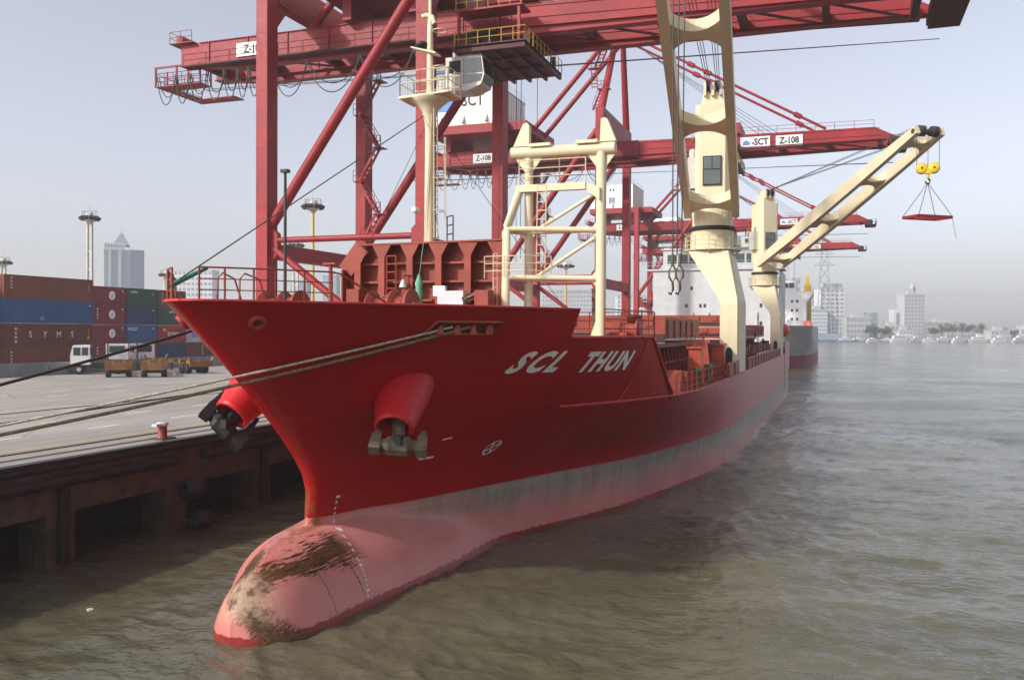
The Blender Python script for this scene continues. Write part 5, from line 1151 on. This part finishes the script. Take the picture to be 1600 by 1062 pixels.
# yard tractors and skeletal trailers
def wheel(mb, x, y, r=.52, w_=.3): mb.lathe([(r * .55, -w_ / 2), (r * .93, -w_ / 2), (r, -w_ * .3), (r, w_ * .3), (r * .93, w_ / 2), (r * .55, w_ / 2)], (x, y, r), 18, 'X')
def tractor(loc, rz, label):
    t = thing('yard_tractor', loc, label, 'truck', 'white yard tractors on the quay', rz)      # local -Y is the front
    m = MB(); m.prism([(-2.75, 1.0), (-2.8, 1.9), (-2.55, 2.95), (-1.0, 3.0), (-.95, 1.0)], -1.15, 1.15, 'YZ'); cab = m.build('cab', 'white', t)
    for sx in (-1, 1):
        for y0, y1 in ((-2.5, -1.85), (-1.72, -1.15)):
            g_ = MB(); g_.box(sx * 1.16 - .01, sx * 1.16 + .01, y0, y1, 1.95, 2.75); g_.build('side_window', 'glass', cab)
    g_ = MB(); g_.add([(-1.0, -2.80, 1.95), (1.0, -2.80, 1.95), (1.0, -2.60, 2.8), (-1.0, -2.60, 2.8)], [(0, 1, 2, 3)]); g_.build('windscreen', 'glass', cab)
    g_ = MB(); g_.box(-.8, .8, -.96, -.93, 2.0, 2.75); g_.build('rear_window', 'glass', cab)
    m = MB(); m.box(-.45, -.3, -2.6, 2.6, .75, 1.0); m.box(.3, .45, -2.6, 2.6, .75, 1.0); m.box(-1.1, 1.1, -2.85, -2.5, .5, 1.0); m.box(-.5, .5, 1.0, 2.2, 1.0, 1.18); m.build('chassis', 'steel_dark', t)
    m = MB(); m.tube((.95, -.7, 1.0), (.95, -.7, 3.1), .08, n=8); m.box(-1.1, -.5, -.8, .3, .6, 1.1); m.build('exhaust_stack', 'steel_dark', t)
    for x in (-.95, .95):
        for y in (-2.0, 1.6):
            w_ = MB(); wheel(w_, x, y, .52, .3 if y < 0 else .5); wh = w_.build('wheel', 'rubber', t); h_ = MB(); h_.lathe([(.22, -.02), (.22, .02)], (x + (.17 if x > 0 else -.17), y, .52), 10, 'X'); h_.build('hub', 'galv', wh)
def trailer(loc, rz, label):
    t = thing('skeletal_trailer', loc, label, 'trailer', 'yellow skeletal container trailers', rz)
    m = MB()
    for x in (-.5, .5): m.box(x - .09, x + .09, -6, 6.1, 1.0, 1.35)
    for y in (-5.9, -3.5, -1, 1.5, 3.5, 6): m.box(-1.2, 1.2, y - .12, y + .12, 1.1, 1.38)
    m.box(-1.2, 1.2, 5.9, 6.1, .75, 1.35); m.build('frame', 'trailer_yellow', t)
    for y in (-5.9, 6.0):
        for x in (-1.15, 1.15): g_ = MB(); g_.prism([(x - .08, 1.38), (x + .08, 1.38), (x + .2 * (1 if x > 0 else -1), 1.8), (x + .1 * (1 if x > 0 else -1), 1.8)], y - .2, y + .2, 'XZ'); g_.build('corner_guide', 'trailer_yellow', t)
    for y in (3.6, 4.85):
        m = MB(); m.tube((-1.1, y, .5), (1.1, y, .5), .09, n=8); m.box(-.6, .6, y - .3, y + .3, .55, 1.0); m.build('axle', 'steel_dark', t)
        for x in (-.9, .9): w_ = MB(); wheel(w_, x, y, .5, .52); w_.build('wheel', 'rubber', t)
    for x in (-.6, .6): m = MB(); m.box(x - .08, x + .08, -3.0, -2.85, .15, 1.05); m.build('landing_leg', 'steel_dark', t)
    for x in (-.85, .85): m = MB(); m.box(x - .15, x + .15, 6.1, 6.14, .85, 1.0); m.build('tail_lamp', 'red_lamp' if 'red_lamp' in MATS else paint('red_lamp', (.35, .02, .02), .3, dirt=.1), t)
tractor((-71.2, 72.6, HQ), R(312), 'white yard tractor standing alone, leftmost of the trucks')
tractor((-75.2, 79.0, HQ), R(223.6), 'white yard tractor second from left, ahead of its yellow trailer'); trailer((-68.2, 71.85, HQ), R(223.6), 'yellow trailer with wheels towards us behind the second white tractor')
trailer((-65.1, 73.4, HQ), R(221.6), 'yellow trailer with no cab between the two trucks')
tractor((-74.6, 83.1, HQ), R(243), 'white cab tractor third from left with long trailer'); trailer((-67.4, 79.5, HQ), R(243), 'long yellow trailer behind the third white cab, nearest the bow')
# light towers
def light_tower(x, y, h, label, r=.35, yellow=False, crown=2.6):
    t = thing('light_tower', (x, y, HQ), label, 'light tower', 'tall yard light towers')
    m = MB(); mat = 'yellow_rail' if yellow else 'galv'
    if yellow: m.tube((0, 0, 0), (0, 0, h), r, r * .7, 10)
    else:
        for a in (-1, 1): m.tube((a * r * 1.3, 0, 0), (a * r * 1.1, 0, h), r * .55, n=8)
        for k in range(int(h / 2.6)): m.box(-r * 1.3, r * 1.3, -.05, .05, k * 2.6, k * 2.6 + .15)
    m.build('pole', mat, t)
    m = MB(); m.lathe([(r, h - .6), (crown * .5, h - .15), (crown * .95, h + .1), (crown, h + .35), (crown * .9, h + .4), (.3, h + .3)], n=20); hd = m.build('head_ring', mat if not yellow else 'galv', t)
    for k in range(10):
        a = k * .628; m = MB(); m.M = Matrix.Translation((crown * math.cos(a), crown * math.sin(a), h + .25)) @ Matrix.Rotation(a, 4, 'Z') @ Matrix.Rotation(R(35), 4, 'Y'); m.box(-.2, .3, -.3, .3, -.25, .2); m.build('floodlight', 'steel_dark', hd)
    m = MB(); m.lathe([(crown * .5, h + .3), (crown * .42, h + .9), (.2, h + 1.1)], n=12); m.tube((0, 0, h + 1), (0, 0, h + 2.2), .04, n=4); m.build('dome', 'offwhite', t)
    m = MB(); m.rail([(crown * .85 * math.cos(k * .524), crown * .85 * math.sin(k * .524), h + .4) for k in range(13)], .8, 1.2, .03, 1); m.build('head_railing', mat, t)
light_tower(-100.2, 100.1, 20.2, 'pale lattice light tower behind the stacks left of the tall glass tower', .34, crown=1.15)
light_tower(-65.9, 104.1, 20.9, 'yellow light pole with flower shaped crown between the crane legs', .26, True, 1.25)
light_tower(-96.4, 146.3, 20.4, 'small pale light tower right of the nearest crane leg', .4, crown=1.35)
light_tower(-148.5, 127.4, 16.9, 'far pale light tower at the left picture edge', .4, crown=1.3)
light_tower(-133.4, 154, 15.9, 'far pale light tower just left of the bow railing', .4, crown=1.3)
light_tower(-57.2, 194.5, 19.0, 'distant yellow light pole seen through the cream jib rest', .3, True, 1.7)
# ================================================================== far things
FM = dict(conc=(.40, .41, .42), white=(.54, .56, .58), teal=(.24, .31, .35), blue=(.19, .25, .32), pink=(.40, .37, .38), dark=(.22, .25, .28), green=(.30, .40, .38), cream=(.46, .44, .41), pier=(.40, .45, .48))  # tones paled and blued: distance haze is painted into the colours
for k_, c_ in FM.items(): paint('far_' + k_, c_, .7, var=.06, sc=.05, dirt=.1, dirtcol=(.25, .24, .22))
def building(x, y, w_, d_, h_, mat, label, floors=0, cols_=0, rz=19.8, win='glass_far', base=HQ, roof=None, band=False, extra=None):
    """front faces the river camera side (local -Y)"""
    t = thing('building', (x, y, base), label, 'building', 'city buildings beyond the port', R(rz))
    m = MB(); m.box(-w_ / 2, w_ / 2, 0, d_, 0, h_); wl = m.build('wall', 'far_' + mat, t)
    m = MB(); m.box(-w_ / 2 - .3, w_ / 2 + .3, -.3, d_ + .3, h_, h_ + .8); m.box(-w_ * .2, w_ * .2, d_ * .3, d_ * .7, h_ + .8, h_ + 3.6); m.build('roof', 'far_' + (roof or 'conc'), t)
    if floors:
        m = MB(); fh = h_ / floors
        for f_ in range(floors):
            z0 = (f_ + .3) * fh; z1 = (f_ + .82) * fh
            if band: m.box(-w_ / 2 + .8, w_ / 2 - .8, -.12, .02, z0, z1); m.box(w_ / 2 - .02, w_ / 2 + .12, .8, d_ - .8, z0, z1)
            else:
                for c in range(cols_):
                    a = -w_ / 2 + w_ * (c + .2) / cols_; b = -w_ / 2 + w_ * (c + .8) / cols_; m.box(a, b, -.12, .02, z0, z1)
                for c in range(max(2, cols_ // 2)):
                    a = d_ * (c + .25) / max(2, cols_ // 2); b = d_ * (c + .75) / max(2, cols_ // 2); m.box(w_ / 2 - .02, w_ / 2 + .12, a, b, z0, z1)
        m.build('windows', win, t, kind='stuff')
    if extra: extra(t)
    return t
def glass_tower(t):
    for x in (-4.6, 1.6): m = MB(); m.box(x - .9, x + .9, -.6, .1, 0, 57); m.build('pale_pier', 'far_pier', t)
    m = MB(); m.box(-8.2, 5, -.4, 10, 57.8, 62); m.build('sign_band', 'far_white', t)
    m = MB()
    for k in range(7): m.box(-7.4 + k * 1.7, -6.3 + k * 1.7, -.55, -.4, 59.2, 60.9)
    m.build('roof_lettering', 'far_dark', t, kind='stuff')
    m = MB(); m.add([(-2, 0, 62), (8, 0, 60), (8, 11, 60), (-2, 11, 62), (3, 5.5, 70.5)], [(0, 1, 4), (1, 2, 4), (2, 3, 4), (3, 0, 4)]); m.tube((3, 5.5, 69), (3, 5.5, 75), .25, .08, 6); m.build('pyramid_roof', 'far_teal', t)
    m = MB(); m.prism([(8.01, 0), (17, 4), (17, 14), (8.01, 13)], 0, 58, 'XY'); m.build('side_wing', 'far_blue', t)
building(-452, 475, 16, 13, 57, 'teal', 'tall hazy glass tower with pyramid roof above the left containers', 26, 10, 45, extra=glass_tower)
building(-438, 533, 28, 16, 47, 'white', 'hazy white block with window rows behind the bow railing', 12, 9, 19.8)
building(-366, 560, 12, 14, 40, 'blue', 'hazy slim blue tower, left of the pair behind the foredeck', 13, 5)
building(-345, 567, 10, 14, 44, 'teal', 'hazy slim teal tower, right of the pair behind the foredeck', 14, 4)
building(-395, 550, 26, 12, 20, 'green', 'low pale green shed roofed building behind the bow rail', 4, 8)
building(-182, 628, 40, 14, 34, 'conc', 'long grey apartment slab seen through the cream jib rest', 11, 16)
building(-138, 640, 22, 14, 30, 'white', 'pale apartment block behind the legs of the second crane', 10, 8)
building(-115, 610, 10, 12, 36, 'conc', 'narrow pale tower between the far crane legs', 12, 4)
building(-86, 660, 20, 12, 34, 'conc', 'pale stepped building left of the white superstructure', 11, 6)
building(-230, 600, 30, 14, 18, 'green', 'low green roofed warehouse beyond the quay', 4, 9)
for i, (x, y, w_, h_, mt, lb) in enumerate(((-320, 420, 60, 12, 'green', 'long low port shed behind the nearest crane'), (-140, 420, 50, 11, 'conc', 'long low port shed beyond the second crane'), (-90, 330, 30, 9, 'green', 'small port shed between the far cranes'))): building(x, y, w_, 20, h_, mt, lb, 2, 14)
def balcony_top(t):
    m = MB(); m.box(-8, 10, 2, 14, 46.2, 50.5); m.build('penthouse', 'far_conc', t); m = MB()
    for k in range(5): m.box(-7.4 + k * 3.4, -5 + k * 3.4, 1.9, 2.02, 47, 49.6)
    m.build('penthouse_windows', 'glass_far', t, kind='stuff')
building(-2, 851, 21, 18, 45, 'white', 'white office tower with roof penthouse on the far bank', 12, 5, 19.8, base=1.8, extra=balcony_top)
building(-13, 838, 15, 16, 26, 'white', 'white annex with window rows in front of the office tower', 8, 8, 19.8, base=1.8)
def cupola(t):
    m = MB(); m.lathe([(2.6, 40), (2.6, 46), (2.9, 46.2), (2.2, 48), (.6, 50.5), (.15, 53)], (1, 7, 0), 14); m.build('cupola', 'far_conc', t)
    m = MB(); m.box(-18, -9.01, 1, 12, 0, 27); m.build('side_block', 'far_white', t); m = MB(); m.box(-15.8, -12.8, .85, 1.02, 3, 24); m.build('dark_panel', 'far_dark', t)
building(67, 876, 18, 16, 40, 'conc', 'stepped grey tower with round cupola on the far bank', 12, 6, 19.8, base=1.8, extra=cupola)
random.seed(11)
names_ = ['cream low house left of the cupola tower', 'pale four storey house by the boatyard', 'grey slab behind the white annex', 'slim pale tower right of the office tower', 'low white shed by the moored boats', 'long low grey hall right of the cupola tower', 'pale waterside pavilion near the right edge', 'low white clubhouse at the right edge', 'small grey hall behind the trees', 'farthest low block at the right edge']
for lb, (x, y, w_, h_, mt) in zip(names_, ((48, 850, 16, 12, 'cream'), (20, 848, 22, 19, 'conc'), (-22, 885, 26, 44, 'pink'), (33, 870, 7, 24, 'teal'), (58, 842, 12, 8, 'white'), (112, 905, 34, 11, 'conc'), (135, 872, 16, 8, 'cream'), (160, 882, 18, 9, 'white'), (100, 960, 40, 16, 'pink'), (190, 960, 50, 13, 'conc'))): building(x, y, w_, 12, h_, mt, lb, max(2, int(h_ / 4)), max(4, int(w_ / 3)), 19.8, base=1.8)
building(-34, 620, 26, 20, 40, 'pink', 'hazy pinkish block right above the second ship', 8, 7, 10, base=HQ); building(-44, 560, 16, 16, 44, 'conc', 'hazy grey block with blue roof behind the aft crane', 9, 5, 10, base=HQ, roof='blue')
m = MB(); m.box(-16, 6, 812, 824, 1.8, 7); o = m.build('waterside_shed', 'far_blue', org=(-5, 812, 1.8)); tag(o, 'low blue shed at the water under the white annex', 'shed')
# pylon
t = thing('power_pylon', (-9, 849, 1.8), 'faint lattice power pylon rising behind the white office tower', 'pylon')
m = MB(); H_ = 96
for a, b in ((-1, -1), (1, -1), (1, 1), (-1, 1)): m.tube((a * 7, b * 7, 0), (a * 1.6, b * 1.6, H_), .42, .28, 5)
for k in range(9):
    z0 = H_ * k / 9; z1 = H_ * (k + 1) / 9; r0 = 7 - 5.4 * k / 9; r1 = 7 - 5.4 * (k + 1) / 9
    for s_ in (-1, 1): m.tube((-r0, s_ * r0, z0), (r1, s_ * r1, z1), .2, n=4); m.tube((r0, s_ * r0, z0), (-r1, s_ * r1, z1), .2, n=4)
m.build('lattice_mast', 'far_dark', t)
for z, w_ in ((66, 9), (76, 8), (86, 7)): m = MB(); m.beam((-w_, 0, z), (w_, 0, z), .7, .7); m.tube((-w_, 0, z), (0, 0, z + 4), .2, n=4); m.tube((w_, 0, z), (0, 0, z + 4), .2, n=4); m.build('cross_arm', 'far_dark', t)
# trees on the far bank
def leaf_tree(x, y, h_, w_, label):
    t = thing('bank_tree', (x, y, 1.8), label, 'tree', 'trees along the far bank')
    m = MB(); m.tube((0, 0, 0), (0, 0, h_ * .6), .35, .15, 6)
    for k in range(4): a = k * 1.6; m.tube((0, 0, h_ * .35), (w_ * .3 * math.cos(a), w_ * .3 * math.sin(a), h_ * .7), .15, .06, 5)
    m.build('trunk', 'far_dark', t)
    m = MB(); cl = [(random.gauss(0, w_ * .25), random.gauss(0, w_ * .25), h_ * (.55 + .35 * random.random())) for _ in range(9)]
    for i in range(420):
        c = random.choice(cl); p = Vector((c[0] + random.gauss(0, w_ * .11), c[1] + random.gauss(0, w_ * .11), c[2] + random.gauss(0, h_ * .07)))
        d = Vector((random.random() - .5, random.random() - .5, random.random() - .5)).normalized() * .55; e = d.orthogonal().normalized() * .4; m.add([p - d, p + e, p + d, p - e], [(0, 1, 2, 3)])
    m.build('crown', paint('foliage', (.055, .075, .035), .8, var=.35, sc=.6, dirt=0), t, kind='stuff')
tl = ['behind the white shed', 'left of the cupola tower', 'just right of the cupola tower', 'second right of the cupola tower', 'third right of the cupola tower', 'in the middle of the right tree row', 'near the end of the right tree row', 'last of the right tree row', 'beside the slim pale tower', 'by the boatyard', 'near the right edge', 'at the right edge']
for i, (x, y) in enumerate(((35, 846), (57, 858), (82, 868), (90, 872), (98, 874), (106, 878), (114, 880), (122, 884), (28, 842), (44, 846), (146, 884), (172, 892))): leaf_tree(x, y, 10 + 3 * random.random() + (4 if 3 <= i <= 7 else 0), 9 + 3 * random.random(), 'grey green tree ' + tl[i])
# boats moored off the far bank
def boat(x, y, L, h_, mat, label, rz=0):
    t = thing('moored_boat', (x, y, 0), label, 'boat', 'small boats moored at the far bank', R(rz))
    m = MB(); W = L * .22; vs = []
    for u, ww, zz in ((-.5, .8, .9), (-.2, 1, .85), (.2, .95, .95), (.42, .5, 1.15), (.5, .04, 1.3)): vs += [(u * L, -W / 2 * ww * .7, -.3), (u * L, -W / 2 * ww, zz * h_ * .35), (u * L, W / 2 * ww, zz * h_ * .35), (u * L, W / 2 * ww * .7, -.3)]
    m.add(vs, [(i * 4 + k, i * 4 + k + 1, i * 4 + k + 5, i * 4 + k + 4) for i in range(4) for k in range(3)] + [(0, 1, 2, 3)]); m.build('hull', mat, t)
    m = MB(); m.prism([(-L * .4, h_ * .3), (L * .18, h_ * .3), (L * .12, h_ * .6), (-L * .38, h_ * .62)], -W * .4, W * .4, 'XZ'); c = m.build('cabin', 'far_white', t)
    m = MB(); m.box(-L * .36, L * .11, -W * .41, W * .41, h_ * .42, h_ * .53); m.build('window_band', 'glass_far', c)
    m = MB(); m.prism([(-L * .2, h_ * .62), (L * .06, h_ * .62), (L * .02, h_ * .85), (-L * .18, h_ * .85)], -W * .3, W * .3, 'XZ'); m.tube((-L * .08, 0, h_ * .8), (-L * .08, 0, h_ * 1.4), .12, n=5); m.build('wheelhouse', 'far_white', t)
bl_ = ['leftmost', 'second from left', 'third from left', 'fourth from left', 'fifth from left', 'sixth from left', 'seventh from left', 'eighth from left', 'ninth from left', 'tenth from left', 'eleventh from left', 'rightmost']
for i, (fx, L, h_, mt) in enumerate(((1325, 16, 5, 'far_blue'), (1345, 16, 5, 'far_conc'), (1366, 15, 4.5, 'offwhite'), (1388, 14, 4, 'far_dark'), (1408, 20, 9, 'offwhite'), (1432, 15, 6, 'far_conc'), (1452, 14, 5, 'offwhite'), (1474, 16, 6, 'far_conc'), (1496, 15, 6, 'offwhite'), (1530, 20, 8, 'far_conc'), (1560, 18, 7, 'far_white'), (1590, 17, 7, 'far_conc'))):
    u = (fx - 1325) / 265.0; boat(10 + 137 * u, 803 + 47 * u + (i % 2) * 3, L, h_, mt, bl_[i] + (' pale' if mt != 'far_dark' and mt != 'far_blue' else ' dark hulled') + ' boat of the row moored at the far bank', 20 + (i % 3) * 8)
# second ship lying ahead of the far cranes
S2 = (-15.5, 205.0, 0.0); t = world_thing('moored_ship', S2, 'grey hulled ship with white bridge moored beyond the red ship', 'ship')
def s2half(Y, z):
    s_ = Y - (207 - z * .55); s_ = max(0, s_); return 10.6 * min(1, (s_ / (34 - z * 1.9)) ** .72)
def s2hull(z0, z1, nm, mat, n=7):
    m = MB(); rows = []
    for j in range(n + 1):
        z = z0 + (z1 - z0) * j / n; ys = 207 - z * .55; yy = [ys + 24 * (i / 16) ** 2 for i in range(17)] + [ys + 40, 300]
        rows.append([(-15.5 + s2half(Y, z), Y, z) for Y in yy[::-1]] + [(-15.5 - s2half(Y, z), Y, z) for Y in yy[1:]])
    k = len(rows[0]); m.add([p for r_ in rows for p in r_], [(j * k + i, (j + 1) * k + i, (j + 1) * k + i + 1, j * k + i + 1) for j in range(n) for i in range(k - 1)], True)
    if z1 > 8: m.add(rows[-1], [tuple(range(k))])
    m.build(nm, mat, t)
s2hull(-1, 2.8, 'boot_topping', 'red_boot', 4); s2hull(2.81, 9.8, 'hull', 'grey_hull')
m = MB(); m.prism([(-24.5, 9.8), (-6.6, 9.8), (-6.6, 15.5), (-5.0, 17.6), (-5.0, 18.2), (-24.5, 18.2)], 228, 240, 'XZ'); a2 = m.build('accommodation', 'white', t)
m = MB(); m.box(-22, -9, 228.5, 238, 18.2, 20.8); m.build('bridge', 'white', a2)
for i in range(9): m = MB(); m.box(-21.6 + i * 1.38, -20.4 + i * 1.38, 228.4, 228.52, 19.1, 20.3); m.build('bridge_window', 'glass', a2)
for z in (11.5, 13.6, 15.8):
    for x in (-20, -17.5, -13.2, -9.8, -8.6): m = MB(); m.box(x - .25, x + .25, 227.95, 228.02, z - .3, z + .3); m.build('window', 'glass', a2)
m = MB(); m.tube((-14, 233, 20.8), (-14, 233, 26), .2, .08, 6); m.tube((-11, 232, 20.8), (-11, 232, 24), .06, n=5); m.tube((-10.2, 232, 20.8), (-10.2, 232, 23.5), .06, n=5); m.rail([(-22, 228.5, 20.8), (-9, 228.5, 20.8)], .9, 1.4, .04, 2); m.build('mast', 'white', a2)
m = MB(); m.box(-7.6, -5.8, 243, 246, 9.8, 20.5); m.prism([(-7.2, 20.5), (-6.2, 20.5), (-6.4, 23), (-7, 23)], 243.5, 245, 'XZ'); m.build('yellow_crane_post', 'yellow_rail', t)
m = MB(); m.box(-7.0, -5.2, 222, 225, 9.0, 11.0); m.build('rescue_boat', 'orange', t)
m = MB(); m.rail([(-15, 204.5, 9.8), (-9.5, 208, 9.8), (-6, 216, 9.8), (-5, 226, 9.8)], 1.0, 1.6, .04, 2); m.box(-13, -9.5, 212, 216, 9.8, 11.2); m.tube((-11, 211, 9.8), (-10.2, 211, 13.5), .12, n=6); m.tube((-9.6, 211, 13), (-11.5, 213, 10), .08, n=5); m.build('foredeck_gear', 'offwhite', t)
# ================================================================== the air
m = MB(); m.box(-3050, 3050, -3050, 3050, -3.2, 88)
hz_m = bpy.data.materials.new('haze_air'); hz_m.use_nodes = True; hz_m.node_tree.nodes.clear()
g = NG(hz_m); pv = g.new('ShaderNodeVolumePrincipled'); oo = g.new('ShaderNodeOutputMaterial')
pv.inputs['Color'].default_value = (.94, .95, .99, 1); pv.inputs["Density"].default_value = .00038; pv.inputs['Anisotropy'].default_value = .2
g.l.new(pv.outputs[0], oo.inputs['Volume'])
hz_o = m.build('haze', hz_m, kind='stuff')
for o in list(bpy.data.objects):
    if '_org' in o: del o['_org']
